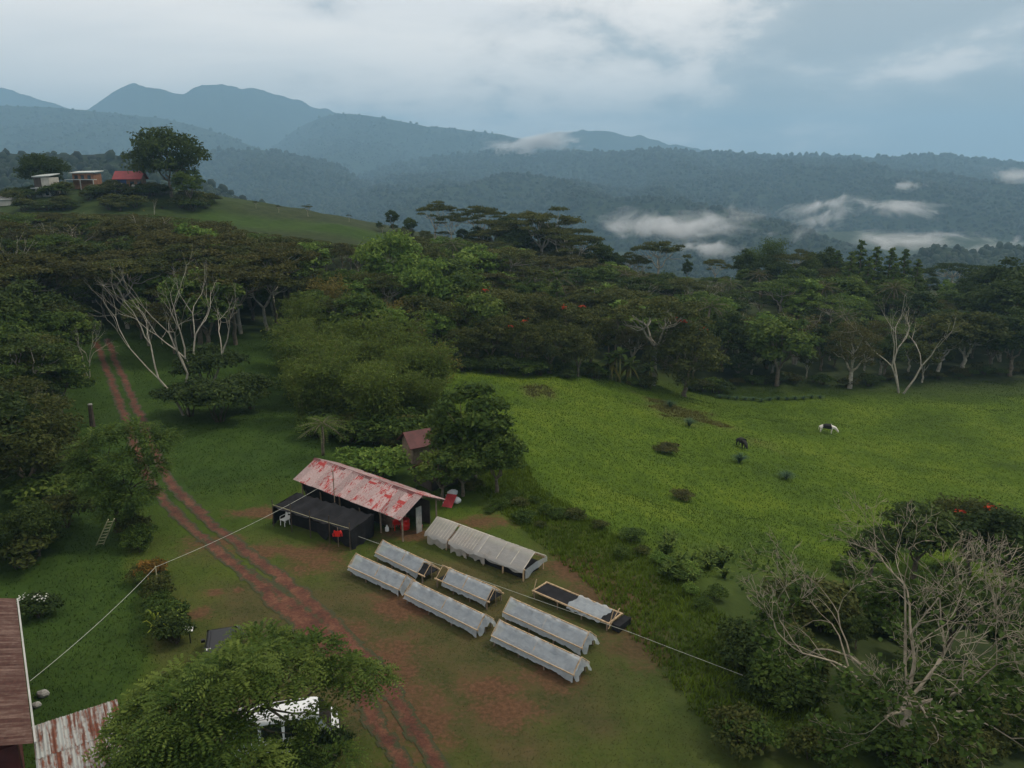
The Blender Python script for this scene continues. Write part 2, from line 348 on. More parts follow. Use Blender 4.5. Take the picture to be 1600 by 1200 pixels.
# ---------------------------------------------------------------- the ground
def ell(px, py, rx, ry, z=0.0):              # a worn patch given by its place in the yard
    a, b, c = at(px, py, z), at(px+rx, py, z), at(px, py-ry, z)
    return (a.x, a.y, abs(b.x-a.x), abs(c.y-a.y))
BARE = [ell(*q) for q in [(600,1050,70,60),(540,1000,60,35),(760,1075,60,25),(800,1110,70,30),(440,860,110,14),(330,850,60,14),(640,835,60,12),(760,815,55,12),(960,930,80,45),(900,890,70,25),
        (640,945,70,25),(860,1060,60,30),(420,800,70,10),(310,960,22,14),(335,925,22,7),(372,922,12,6),(1000,1010,60,40),(660,1130,60,60),(500,880,60,16)]]
BROWN = [(hit(px, py), r) for px, py, r in [(1060,645,7),(1025,628,4),(1100,660,5),(840,612,4),(1190,695,3)]]
def ground_masks(x, y):
    bare = np.zeros_like(x); w = (fbm(x*.8, y*.8, 3, 21)-.5)*1.1
    for a, b, rx, ry in BARE: bare = np.maximum(bare, np.clip(1.15-.8*np.hypot((x-a)/rx, (y-b)/ry)+w*.8, 0, 1))
    brown = np.zeros_like(x)
    for p, r in BROWN: brown = np.maximum(brown, np.clip(1.1-np.hypot(x-p.x, y-p.y)/r+(fbm(x*.4, y*.4, 3, 31)-.5)*1.4, 0, 1))
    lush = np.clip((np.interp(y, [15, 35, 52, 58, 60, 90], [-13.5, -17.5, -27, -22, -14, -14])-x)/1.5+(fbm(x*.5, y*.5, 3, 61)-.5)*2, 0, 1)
    yard = np.clip(1.3-np.maximum(np.abs((x+8)/24), np.abs((y-36)/19)) + (fbm(x*.25, y*.25, 3, 41)-.5)*.8 - np.clip((x-(11-.35*(y-30)))/6, 0, 2), 0, 1)
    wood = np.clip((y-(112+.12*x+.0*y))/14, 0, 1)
    ppx = 800+FPX*x/np.maximum(y*math.cos(TH)+CAMZ*math.sin(TH)*.8, 1)                  # open meadow strip and garden lawn on the spur
    ridge_meadow = np.clip(1-np.abs(y-188-(x+45)*.1)/11, 0, 1)*np.clip((x+75)/6, 0, 1)*np.clip((-24-x)/6, 0, 1)
    garden = np.clip((y-172)/8, 0, 1)*np.clip((-64-x)/8, 0, 1)*np.clip((235-y)/8, 0, 1)
    wood = wood*(1-np.clip(ridge_meadow*1.6, 0, 1))*(1-.4*garden)
    pe = np.interp(y, [35, 45, 52, 60, 75, 95, 120], [12, 6, 2, -3, -6, -9, -12])
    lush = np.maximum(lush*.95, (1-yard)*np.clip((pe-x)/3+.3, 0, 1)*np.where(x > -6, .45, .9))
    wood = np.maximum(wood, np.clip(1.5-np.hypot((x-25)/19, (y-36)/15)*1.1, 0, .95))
    return bare, brown, yard*(1-lush), wood, lush
def build_ground():
    rad = np.r_[0.0, np.geomspace(6, 20, 16)[:-1], np.geomspace(20, 280, 330)[:-1], np.geomspace(280, 9300, 60)]
    az = np.r_[np.radians(np.linspace(-44, 44, 460)), np.radians(np.linspace(46, 314, 80))]
    Rg, Ag = np.meshgrid(rad, az, indexing='ij'); x = (Rg*np.sin(Ag)).ravel(); y = (Rg*np.cos(Ag)).ravel()
    z = ground_z(x, y); nr, na = Rg.shape
    i, j = np.meshgrid(np.arange(nr-1), np.arange(na), indexing='ij'); i = i.ravel(); j = j.ravel(); j2 = (j+1) % na
    F = np.c_[i*na+j, i*na+j2, (i+1)*na+j2, (i+1)*na+j][:, ::-1]
    bare, brown, yard, wood, lush = ground_masks(x, y)
    m, nt, out = mat_new('grassland'); t = NT(nt); p = t.pos()
    n1 = t.noise(p, .09, 5, .6); n2 = t.noise(p, .55, 5, .6); n3 = t.noise(p, 4.5, 5, .65); n4 = t.noise(t.scale(p, (1.2, .5, 1), (0, 0, .5)), 1.5, 5, .65)
    past = t.ramp(t.math('ADD', t.math('MULTIPLY', n1, .6), t.math('MULTIPLY', n4, .4)), [(.36, (.030,.055,.005)), (.5, (.056,.094,.006)), (.64, (.092,.128,.010))])
    lawn = t.ramp(n2, [(.3, (.026,.036,.009)), (.5, (.050,.052,.016)), (.72, (.085,.060,.026))])
    yg = t.mix(t.step(n3, .35, .7), lawn, (.064,.054,.023))
    g = t.mix(t.attr('yard'), past, yg)
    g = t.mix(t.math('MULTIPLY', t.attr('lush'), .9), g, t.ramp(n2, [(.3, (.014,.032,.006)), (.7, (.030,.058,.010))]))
    g = t.mix(t.math('MULTIPLY', t.attr('brown'), .45), g, t.ramp(n3, [(.3, (.085,.075,.026)), (.7, (.16,.125,.05))]))
    soil = t.ramp(n3, [(.3, (.055,.026,.015)), (.7, (.125,.062,.036))])
    bm = t.math('MULTIPLY', t.step(t.math('ADD', t.math('MULTIPLY', t.attr('bare'), .75), t.math('ADD', t.math('MULTIPLY', n3, .8), t.math('MULTIPLY', t.noise(p, 1.3, 5, .6), .8))), .92, 1.5), .85)
    g = t.mix(bm, g, soil)
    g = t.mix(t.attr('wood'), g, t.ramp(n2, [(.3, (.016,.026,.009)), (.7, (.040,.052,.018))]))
    t.L.new(t.bsdf(g, .95, .1, 0, n3, .5, .08), out.inputs[0])
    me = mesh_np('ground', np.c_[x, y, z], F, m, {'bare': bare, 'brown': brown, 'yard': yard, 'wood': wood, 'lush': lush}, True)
    o = link(bpy.data.objects.new('ground', me)); tag(o, 'grassy ground of the farmyard, sloping pasture and wooded spur', kind='structure')
build_ground()

# the red earth track: two ruts that merge into mud in the yard
TRK = [(158,530),(168,556),(180,585),(192,613),(206,648),(222,690),(240,735),(262,772),(300,812),(345,848),(395,888),(440,925),(480,962),(520,1000),(556,1045),(590,1090),(625,1145),(668,1215),(720,1300)]
TRKW = np.array([[*hit(*p)[:2]] for p in TRK])
def resample(P, step):
    s = np.r_[0, np.cumsum(np.hypot(*np.diff(P, axis=0).T))]; u = np.arange(0, s[-1], step)
    from_ = np.c_[np.interp(u, s, P[:, 0]), np.interp(u, s, P[:, 1])]
    k = np.ones(25)/25; pad = np.pad(from_, ((12, 12), (0, 0)), 'edge')
    return np.c_[np.convolve(pad[:, 0], k, 'valid'), np.convolve(pad[:, 1], k, 'valid')]
TRKC = resample(TRKW, .2)
def build_track():
    C = TRKC; T = np.gradient(C, axis=0); T /= np.hypot(*T.T)[:, None]; Nn = np.c_[T[:, 1], -T[:, 0]]
    u = np.linspace(-2.3, 2.3, 42); P = C[:, None, :] + Nn[:, None, :]*u[None, :, None]
    x, y = P[..., 0], P[..., 1]; U = np.broadcast_to(u, x.shape)
    wob = (fbm(x*.5, y*.5, 3, 51)-.5)*.9; edge = (fbm(x*2.6, y*2.6, 4, 53)-.5)*1.0
    mud = np.clip(1-np.abs(C[:, 1]-38)/9, 0, 1)[:, None]
    rw = .20 + .14*mud
    d = np.minimum(np.abs(U-.68+wob*.4), np.abs(U+.68+wob*.4)) - rw
    d = np.minimum(d, np.abs(U-.2)-.85*mud+.38)
    k = np.clip(.5-(d+edge*.55)/.7, 0, 1)
    z = ground_z(x.ravel(), y.ravel()).reshape(x.shape) + .025
    n, m_ = x.shape; i, j = np.meshgrid(np.arange(n-1), np.arange(m_-1), indexing='ij')
    kk = (k[:-1, :-1]+k[1:, 1:]+k[1:, :-1]+k[:-1, 1:])/4
    keep = (kk > .16).ravel(); i = i.ravel()[keep]; j = j.ravel()[keep]
    F = np.c_[i*m_+j, (i+1)*m_+j, (i+1)*m_+j+1, i*m_+j+1]
    m, nt, out = mat_new('red_earth'); t = NT(nt); p = t.pos(); n1 = t.noise(p, .8, 5, .6); n2 = t.noise(p, 6, 5, .65)
    c = t.ramp(t.math('ADD', t.math('MULTIPLY', n1, .6), t.math('MULTIPLY', n2, .4)), [(.36, (.040,.014,.008)), (.5, (.080,.028,.015)), (.70, (.165,.072,.04))])
    c = t.mix(t.step(t.math('ADD', t.attr('k'), t.math('MULTIPLY_ADD', n2, .8, -.4)), .2, .65), (.034,.038,.013), c)
    t.L.new(t.bsdf(c, .8, .25, 0, n2, .6, .08), out.inputs[0])
    o = link(bpy.data.objects.new('dirt_track', mesh_np('dirt_track', np.c_[x.ravel(), y.ravel(), z.ravel()], F, m, {'k': k.ravel()}, True)))
    tag(o, 'rutted red earth track winding through the yard up into the trees', kind='structure')
build_track()

# ---------------------------------------------------------------- hills and mountains beyond the valley
def hill_mat():
    m, nt, out = mat_new('forested_hill'); t = NT(nt); p = t.pos()
    a = t.noise(p, .010, 5, .6); b = t.noise(p, .06, 4, .6)
    c = t.ramp(t.math('ADD', t.math('MULTIPLY', a, .6), t.math('MULTIPLY', b, .4)), [(.36, (.008,.015,.008)), (.52, (.017,.029,.013)), (.68, (.040,.054,.024))])
    t.L.new(t.bsdf(c, .95, .1, 0, b, .6, 8), out.inputs[0]); return m
M['hill'] = hill_mat()
FAR = 1.7
def dome(kind):
    if kind == 'low':
        k, rings = 5, [(.75, .62), (1, -.1)]
    else: k, rings = 7, [(.5, .88), (.9, .45), (.95, -.15)]
    v = [(0, 0, 1)]+[(r*math.cos(a+q*.45), r*math.sin(a+q*.45), z) for q, (r, z) in enumerate(rings) for a in [2*math.pi*i/k for i in range(k)]]
    f = [(0, 1+i, 1+(i+1) % k) for i in range(k)]
    for q in range(len(rings)-1):
        for i in range(k): a0, b0 = 1+q*k, 1+(q+1)*k; f += [(a0+i, b0+i, a0+(i+1) % k), (b0+i, b0+(i+1) % k, a0+(i+1) % k)]
    return np.array(v), np.array(f)
def canopy(name, pts, size, kind, seed, mat, label):
    g = np.random.default_rng(seed); v, f = dome(kind); n = len(pts)
    s = np.asarray(size)*g.uniform(.45, 1.5, n); h = s*g.uniform(.7, 1.5, n); a = g.uniform(0, 6.28, n)
    jv = .2 if kind == 'mid' else .3; jit = 1+g.uniform(-jv, jv, (n, len(v)))
    X = (v[None, :, 0]*np.cos(a)[:, None]-v[None, :, 1]*np.sin(a)[:, None])*s[:, None]*jit
    Y = (v[None, :, 0]*np.sin(a)[:, None]+v[None, :, 1]*np.cos(a)[:, None])*s[:, None]*jit
    Z = v[None, :, 2]*h[:, None]*jit
    V = np.stack([X+pts[:, 0:1], Y+pts[:, 1:2], Z+pts[:, 2:3]+h[:, None]*.25], -1).reshape(-1, 3)
    F = (f[None]+(np.arange(n)*len(v))[:, None, None]).reshape(-1, 3)
    val = np.repeat(g.uniform(0, 1, n), len(v))
    o = link(bpy.data.objects.new(name, mesh_np(name, V, F, mat, {'v': val}, True)))
    return tag(o, label, 'forest', kind='stuff')
def ridge(name, label, crest, Yc, Yf, zf, cols, rows, amp, seed, trees=0, tsize=6, tkind='low', tlabel=None):
    if Yc > 1500: Yc, Yf, amp, tsize, zf = Yc*FAR, Yf*FAR, amp*FAR, tsize*FAR, zf-30
    c = np.array(crest, float); px = np.linspace(c[0, 0], c[-1, 0], cols)
    # smooth crest with a little roughness of its own
    py = np.interp(px, c[:, 0], c[:, 1]); k = np.hanning(9); k /= k.sum(); py = np.convolve(np.pad(py, 4, 'edge'), k, 'valid')
    py = py + (fbm(px*.045, px*0+seed, 4, seed)-.5)*(3.2 if trees else 10.0)
    Ycol = Yc*(1+.10*(fbm(px*.004, px*0, 3, seed+1)-.5)*2)
    top = np.array([aty(a, b, y) for a, b, y in zip(px, py, Ycol)])
    t = np.r_[np.linspace(-.35, 0, 5)[:-1], np.linspace(0, 1, rows)]
    G = np.zeros((len(t), cols, 3))
    for i, ti in enumerate(t):
        if ti < 0: Y = Ycol*(1-ti*.9); s = Y/Ycol; zz = top[:, 2]+ti*(top[:, 2]-zf)*1.4
        else: Y = Ycol+(Yf-Ycol)*ti; s = Y/Ycol; zz = top[:, 2]+(zf-top[:, 2])*ti**.82
        x = top[:, 0]*s
        w = max(0, min(1, ti*3.2))*(1-.3*ti) if ti > 0 else 0
        sp = 1-np.abs(fbm(x/(amp*5.0)+seed, Y/(amp*9.0), 4, seed+5)-.5)*4
        zz = zz + w*amp*(sp-.45)*.8
        G[i] = np.c_[x, Y, zz]
    n, m_ = len(t), cols; i, j = np.meshgrid(np.arange(n-1), np.arange(m_-1), indexing='ij'); i = i.ravel(); j = j.ravel()
    F = np.c_[i*m_+j, (i+1)*m_+j, (i+1)*m_+j+1, i*m_+j+1]
    o = link(bpy.data.objects.new(name, mesh_np(name, G.reshape(-1, 3), F, M['hill'], None, True))); tag(o, label, kind='structure')
    if trees:
        g = np.random.default_rng(seed+3)
        a = g.random(trees)*(m_-1.001); b = 3.6+(g.random(trees)**.9)*(n-5.1); i0, j0 = b.astype(int), a.astype(int); fi, fj = (b-i0)[:, None], (a-j0)[:, None]
        P = (G[i0, j0]*(1-fj)+G[i0, j0+1]*fj)*(1-fi)+(G[i0+1, j0]*(1-fj)+G[i0+1, j0+1]*fj)*fi
        canopy('hillside_forest', P, tsize*(P[:, 1]/Yc)**.75, tkind, seed+9, M['far_leaf'], tlabel)
ridge('mountain', 'faint blue mountain half lost in cloud beyond the houses', [(-500,150),(-200,142),(-60,134),(0,138),(40,147),(75,158),(110,170),(150,186),(220,210),(300,235)], 3900, 3200, -60, 90, 18, 90, 3)
ridge('mountain', 'blue twin-peaked mountain rising behind the hills', [(40,235),(100,195),(143,166),(165,150),(185,140),(203,132),(215,131),(240,137),(272,147),(283,146),(300,139),(318,132),(340,131),(362,135),(395,138),(430,146),(470,160),(500,168),(540,177),(600,190),(680,202),(760,214),(860,232),(980,255)], 3700, 2700, -80, 240, 34, 190, 11)
ridge('mountain', 'pale flat-topped mountain showing above the long ridge', [(760,245),(810,224),(850,210),(880,204),(905,203),(950,207),(1000,214),(1050,224),(1100,236),(1180,252)], 3800, 3100, -60, 90, 16, 80, 13)
ridge('hill', 'broad blue hill sloping down below the peaks', [(330,300),(400,252),(430,228),(455,208),(480,192),(505,181),(535,177),(570,179),(610,187),(660,196),(720,202),(790,212),(860,226),(960,244),(1080,262)], 2950, 1900, -110, 160, 34, 120, 17, 6000, 4.4, 'low', 'blue forest on the broad hill below the peaks')
ridge('hill', 'long dark blue hill behind the hilltop houses', [(-500,160),(-200,152),(-60,160),(0,165),(60,167),(110,170),(160,175),(205,180),(250,184),(300,196),(345,208),(380,222),(420,240),(470,262),(530,290),(600,320)], 2350, 1350, -110, 160, 34, 75, 19, 7000, 4.2, 'low', 'forest on the long hill behind the hilltop houses')
ridge('hill', 'low forested spur in the gap beside the long ridge', [(150,330),(250,262),(320,240),(380,234),(430,236),(480,244),(530,262),(580,288),(640,318),(720,350)], 1700, 1000, -115, 120, 30, 55, 23, 8000, 4.4, 'low', 'forest on the low spur in the valley gap')
ridge('hill', 'long forested ridge across the valley with mist below', [(380,400),(440,352),(490,318),(540,288),(580,268),(620,255),(670,245),(720,240),(780,237),(850,240),(900,236),(960,237),(1000,236),(1035,232),(1070,237),(1140,239),(1200,243),(1260,244),(1310,242),(1360,246),(1420,243),(1460,242),(1510,246),(1560,252),(1600,257),(1700,262),(1850,262),(2200,270)], 2100, 420, -135, 300, 60, 92, 29, 36000, 4.8, 'low', 'dense forest covering the long ridge across the valley')
ridge('hill', 'dark wooded hill close behind the hilltop houses', [(-400,232),(-200,236),(-60,236),(0,238),(40,243),(80,241),(130,243),(170,239),(195,246),(230,256),(290,276),(350,300),(420,330),(500,370)], 720, 420, -40, 110, 22, 10, 31, 3600, 3.6, 'mid', 'treetops covering the dark wooded hill behind the houses')
ridge('hill', 'small round wooded knoll standing in the valley mist', [(1400,440),(1425,408),(1448,392),(1475,384),(1500,392),(1525,410),(1560,440)], 800, 640, -110, 40, 14, 8, 37, 900, 3.6, 'mid', 'treetops on the small round knoll in the mist')
ridge('hill', 'wider wooded knoll at the valley edge', [(1470,440),(1510,405),(1535,391),(1562,384),(1600,389),(1650,394),(1720,410),(1800,440)], 900, 700, -110, 50, 14, 8, 41, 1300, 3.8, 'mid', 'treetops on the wider knoll at the valley edge')

def valley_woods():
    g = np.random.default_rng(99); n = 6500; Y = 255+500*g.random(n)**1.2; x = Y*g.uniform(-.72, .72, n); z = ground_z(x, Y)
    keep = z < -45; canopy('valley_wood', np.c_[x, Y, z-1.0][keep], 3.4, 'mid', 98, M['far_leaf'], 'treetops filling the valley floor behind the skyline ridge')
valley_woods()
# ---------------------------------------------------------------- air: even haze over the whole valley, wisps of mist
def build_air():
    m, nt, out = mat_new('haze'); v = nt.nodes.new('ShaderNodeVolumePrincipled')
    v.inputs['Color'].default_value = (.40, .66, .90, 1); v.inputs['Density'].default_value = HAZE; v.inputs['Anisotropy'].default_value = 0.0
    nt.links.new(v.outputs[0], out.inputs['Volume'])
    o = MB().box(-11500, 11500, -9800, 11500, -215, 705).build('haze', m); tag(o, 'thin blue haze filling the valley air', kind='stuff')
    mm, nt, out = mat_new('mist'); t = NT(nt); ob = t.obj()
    ln = t.N.new('ShaderNodeVectorMath'); ln.operation = 'LENGTH'; t.L.new(ob, ln.inputs[0])
    wp = t.N.new('ShaderNodeVectorMath'); wp.operation = 'ADD'; t.L.new(ob, wp.inputs[0])
    cb = t.N.new('ShaderNodeCombineXYZ'); t.put(cb.inputs[0], t.math('MULTIPLY', t.rnd(), 40.0)); t.L.new(cb.outputs[0], wp.inputs[1])
    nz = t.noise(t.scale(wp.outputs[0], (1.5, 1.1, .8)), 1.3, 7, .62, .8)
    body = t.math('ADD', t.math('MULTIPLY_ADD', ln.outputs['Value'], -.95, .95), t.math('MULTIPLY_ADD', nz, 2.8, -1.85))
    v = t.N.new('ShaderNodeVolumePrincipled'); v.inputs['Color'].default_value = (.97, .98, 1, 1)
    t.put(v.inputs['Density'], t.math('MULTIPLY', t.step(body, .0, .9), MIST))
    nt.links.new(v.outputs[0], out.inputs['Volume'])
    import bmesh
    bm = bmesh.new(); bmesh.ops.create_icosphere(bm, subdivisions=3, radius=1); me = bpy.data.meshes.new('mist_cloud'); bm.to_mesh(me); bm.free(); me.materials.append(mm)
    for px, py, Y, w, h, tilt, lab in [(1066,352,1150,190,56,-.08,'bright wisp of mist low on the long ridge'), (1100,385,1050,90,36,0,'thin mist patch under the bright wisp'),
            (1395,322,1250,130,34,.10,'mist streak lying halfway up the slope'), (1275,322,1300,80,34,-.3,'small mist scrap beside the halfway streak'), (1285,345,1200,90,34,-.4,'pale mist drifting down a side gully'),
            (1420,376,1000,170,34,.02,'long mist bank behind the wooded knolls'), (1575,386,960,110,26,-.2,'mist trailing off behind the wider knoll'), (1420,289,1600,50,18,0,'tiny cloud scrap high on the slope'), (1580,274,1700,90,26,.05,'faint mist near the ridge top at the valley end'),
            (828,224,3600,130,36,-.1,'white cloud resting on the hill shoulder')]:
        Y *= .98; p = aty(px, py, Y); k = Y/FPX*1.25
        o = put('mist_cloud', me); o.location = p; o.scale = (w*k*.78, w*k*.36, h*k*.6); o.rotation_euler = (0, tilt, 0)
        tag(o, lab, 'mist', kind='stuff')
HAZE, MIST = 2.05e-4, .075
build_air()

# ---------------------------------------------------------------- plants: leaves and limbs
def unit(a): return a/np.maximum(np.linalg.norm(a, axis=-1, keepdims=True), 1e-9)
def leaves(C, Nn, T, L, W, val, droop=.25):      # one bent four-sided leaf for every row
    T = unit(T - Nn*(T*Nn).sum(-1, keepdims=True)); S = np.cross(Nn, T)
    L = np.broadcast_to(L, (len(C),))[:, None]; W = np.broadcast_to(W, (len(C),))[:, None]
    V = np.stack([C-T*L*.5, C+S*W*.5-Nn*W*.12, C+T*L*.5-Nn*L*droop, C-S*W*.5-Nn*W*.12], 1).reshape(-1, 3)
    return V, np.arange(len(V)).reshape(-1, 4), np.repeat(val, 4)
def join(parts):
    V, F, A, b = [], [], [], 0
    for v, f, a in parts: V.append(v); F.append(f+b); A.append(a); b += len(v)
    return np.concatenate(V), np.concatenate(F), np.concatenate(A)
def pad_leaves(g, pads, n, L, W, flat=0.5, shell=.45, droop=.25):
    """leaves spread through a crown built of pads (centre, rx, ry, rz): most near each pad's outside"""
    C, Nn, val = [], [], []
    vol = np.array([p[1]*p[2] + p[1]*p[3] for p in pads]); cnt = np.maximum(8, (n*vol/vol.sum())).astype(int)
    for (c, rx, ry, rz), k in zip(pads, cnt):
        d = unit(g.normal(size=(k, 3))); d[:, 2] = np.where(d[:, 2] < -.25, -d[:, 2]*g.uniform(.2, 1, k), d[:, 2])
        lump = 1+.28*np.sin(d[:, 0]*5+c[0]*3)*np.sin(d[:, 1]*5+c[1]*2)
        r = (shell+(1-shell)*g.random(k)**.6)*lump*g.uniform(.85, 1.12, k)
        C.append(np.asarray(c)+d*np.array([rx, ry, rz])*r[:, None])
        nn = d/np.array([rx, ry, rz]); Nn.append(unit(unit(nn)*(1-flat)+np.array([0, 0, 1])*flat+g.normal(size=(k, 3))*.45))
        val.append(np.clip(g.normal(.5, .2, k)+g.normal(0, .13), 0, 1))
    C = np.concatenate(C); Nn = np.concatenate(Nn); val = np.concatenate(val); m = len(C)
    T = g.normal(size=(m, 3)); T[:, 2] -= .5
    return leaves(C, Nn, T, L*g.uniform(.6, 1.3, m), W*g.uniform(.6, 1.3, m), val, droop)
def frond_leaves(g, C, D, n, L, lw, ll, val, fall=.35):
    """compound leaves: a feather of leaflets along each stalk"""
    out = []; D = unit(D); side = unit(np.cross(D, np.array([0, 0, 1.]))+1e-6); up = np.cross(side, D)
    for i in range(n):
        s = (i+.7)/n; P = C+D*L[:, None]*s-np.array([0, 0, 1])*L[:, None]*fall*s*s
        for sg in (-1, 1):
            T = side*sg+D*.55-np.array([0, 0, .25]); Nn = unit(up+g.normal(size=C.shape)*.25)
            out.append(leaves(P+unit(T)*ll*.5, Nn, T, ll*(1-.45*s), lw, np.clip(val+g.normal(0, .06, len(C)), 0, 1), .15))
    return join(out)
def limb(mb, a, b, r0, r1, g, n=5, seg=4, sag=0.0, wob=.08):
    a, b = np.asarray(a, float), np.asarray(b, float); Ln = np.linalg.norm(b-a); pts = []
    for i in range(seg+1):
        s = i/seg; p = a+(b-a)*s; p = p+g.normal(size=3)*Ln*wob*math.sin(math.pi*s)*.6; p[2] += Ln*sag*math.sin(math.pi*s); pts.append(p)
    mb.tube(pts, [r0+(r1-r0)*i/seg for i in range(seg+1)], n, cap=False)
def skeleton(g, pads, fork, tr, H, nlimb=4, lean=(0, 0), sag=-.08, base=-.6):
    """trunk to the fork, limbs from it, a branch into every pad"""
    mb = MB(); top = np.array([lean[0], lean[1], fork]); limb(mb, (0, 0, base), top, tr*1.25, tr*.8, g, 7, 5, 0, .05)
    ang = [math.atan2(p[0][1]-top[1], p[0][0]-top[0]) for p in pads]; order = sorted(range(len(pads)), key=lambda i: ang[i])
    for grp in np.array_split(order, min(nlimb, len(pads))):
        m = np.mean([pads[i][0] for i in grp], axis=0); e = top+(m-top)*.5; limb(mb, top-np.array([0, 0, .1]), e, tr*.62, tr*.36, g, 6, 4, sag)
        for i in grp: limb(mb, e, np.asarray(pads[i][0])+np.array([0, 0, -pads[i][3]*.3]), tr*.34, tr*.06, g, 4, 4, sag)
    return mb
PROTO = {}
def proto(kind, trunk, crown, extra=None, h=10.0): PROTO.setdefault(kind, []).append((trunk, crown, extra, h))
def crown_mesh(name, data, mat): return mesh_np(name, data[0], data[1], mat, {'v': data[2]})
def make_umbrella(seed, leafm, n=4600, Rr=5.2, dense=1.0, bark='bark_pale', tw=.22):
    g = np.random.default_rng(seed); pads = []; k = int(21*dense)
    for i in range(k):
        a = 2.4*i+g.uniform(-.4, .4); r = Rr*math.sqrt((i+.4)/k)*g.uniform(.8, 1.05); z = 9.6-1.9*(r/Rr)**2-g.uniform(0, 1.5)
        s = Rr*g.uniform(.18, .36); pads.append(((r*math.cos(a), r*math.sin(a), z), s, s*g.uniform(.6, 1), g.uniform(.3, .75)))
    tr = skeleton(g, pads, g.uniform(3.2, 4.6), tw, 10, 4, (g.uniform(-.4, .4), g.uniform(-.4, .4)))
    proto('umbrella_'+leafm, tr.mesh('trunk', M[bark], True), crown_mesh('crown', pad_leaves(g, pads, n, .40, .20, .6, .15), M['leaf_'+leafm]))
def make_round(seed, leafm, n=4200, Rr=3.6, zc=6.2, rz=3.4, k=20, L=.5, W=.28, bark='bark', name='round', fork=2.4, flowers=0, tr=.24):
    g = np.random.default_rng(seed); pads = []
    for i in range(k):
        z = 1-2*(i+.5)/k*.86; a = 2.4*i+g.uniform(-.3, .3); q = math.sqrt(max(0, 1-z*z)); f = g.uniform(.55, .92)
        s = Rr*g.uniform(.26, .46); pads.append(((Rr*q*f*math.cos(a), Rr*q*f*math.sin(a), zc+rz*z*f), s, s, s*.8))
    sk = skeleton(g, pads, fork, tr, 10, 4)
    ex = None
    if flowers:
        up = [p for p in pads if p[0][2] > zc-.5]; pk = [up[i] for i in g.choice(len(up), flowers, replace=False)]
        fp = [((p[0][0]*1.12, p[0][1]*1.12, p[0][2]+p[3]*.75), p[1]*.42, p[1]*.36, .5) for p in pk]
        ex = ('flowers', crown_mesh('flowers', pad_leaves(g, fp, flowers*20, .26, .22, .4), M['flower_red']))
    proto(name+'_'+leafm, sk.mesh('trunk', M[bark], True), crown_mesh('crown', pad_leaves(g, pads, n, L, W, .35), M['leaf_'+leafm]), ex)
def make_cone(seed, leafm, n=3600):
    g = np.random.default_rng(seed); pads = []
    for i in range(22):
        s = (i+.5)/22; z = 2.0+7.8*s; r = 2.1*(1-s)**.75; a = 2.4*i; w = .95*(1-s*.62); pads.append(((r*.7*math.cos(a), r*.7*math.sin(a), z), w, w, w*.75))
    mb = MB(); limb(mb, (0, 0, -.6), (0, 0, 9.2), .24, .04, g, 7, 6, 0, .02)
    for p in pads: limb(mb, (0, 0, p[0][2]-.5), p[0], .07, .02, g, 4, 2)
    proto('cone_'+leafm, mb.mesh('trunk', M['bark'], True), crown_mesh('crown', pad_leaves(g, pads, n, .42, .24, .3), M['leaf_'+leafm]))
def make_palm(seed, leafm='green', h=10, nf=20, FL=3.4):
    g = np.random.default_rng(seed); mb = MB(); lean = g.uniform(-.8, .8, 2)
    pts = [(lean[0]*s*s, lean[1]*s*s, -.5+(h-1.0)*s) for s in np.linspace(0, 1, 8)]; mb.tube(pts, [.2-.08*s for s in np.linspace(0, 1, 8)], 7)
    top = np.array(pts[-1]); out = []
    for i in range(nf):
        a = 2.4*i; el = 1.15-1.75*(i/nf)+g.uniform(-.1, .1); D = np.array([math.cos(a)*math.cos(el), math.sin(a)*math.cos(el), math.sin(el)])
        out.append(frond_leaves(g, top[None], D[None], 13, np.array([FL*g.uniform(.85, 1.1)]), .11, .75, np.array([g.uniform(.25, .85)]), .55))
        mid = [top+D*FL*s-np.array([0, 0, 1])*FL*.55*s*s for s in (0, .35, .7, 1)]; mb.tube(mid, [.05, .04, .03, .012], 4, cap=False)
    proto('palm_'+leafm, mb.mesh('trunk', M['bark'], True), crown_mesh('crown', join(out), M['leaf_'+leafm]), None, h)
def make_bamboo(seed, leafm='bamboo', nc=38, n=170, h=10.0, spread=2.6):
    g = np.random.default_rng(seed); mb = MB(); C, D = [], []
    for i in range(nc):
        a = g.uniform(0, 6.28); b = g.uniform(0, .9); out_ = g.uniform(.25, 1.0)*spread; H = h*g.uniform(.62, 1.02); p0 = np.array([b*math.cos(a), b*math.sin(a), -.4])
        def P(s): return p0+np.array([math.cos(a)*out_*s**2.2, math.sin(a)*out_*s**2.2, H*(s-.30*max(0, s-.55)**1.6*2.2)])
        mb.tube([P(s) for s in np.linspace(0, 1, 7)], [.055*(1-.85*s) for s in np.linspace(0, 1, 7)], 4, cap=False)
        ss = g.uniform(.06, 1.0, n)**.8
        for s in ss:
            q = P(s); w = .45+.9*(1-abs(s-.6)); C.append(q+g.normal(size=3)*np.array([w, w, .35*w])*.55); D.append(P(min(1, s+.05))-q)
    C = np.array(C); m = len(C); T = unit(np.array(D))*.5+g.normal(size=(m, 3))*.5; T[:, 2] -= .75
    Nn = unit(g.normal(size=(m, 3))*.6+np.array([0, 0, .8])); val = np.clip(g.normal(.5, .22, m), 0, 1)
    proto('bamboo_'+leafm, mb.mesh('culms', M['culm'], True), crown_mesh('foliage', leaves(C, Nn, T, .5*g.uniform(.6, 1.3, m), .13, val, .2), M['leaf_'+leafm]), None, h)
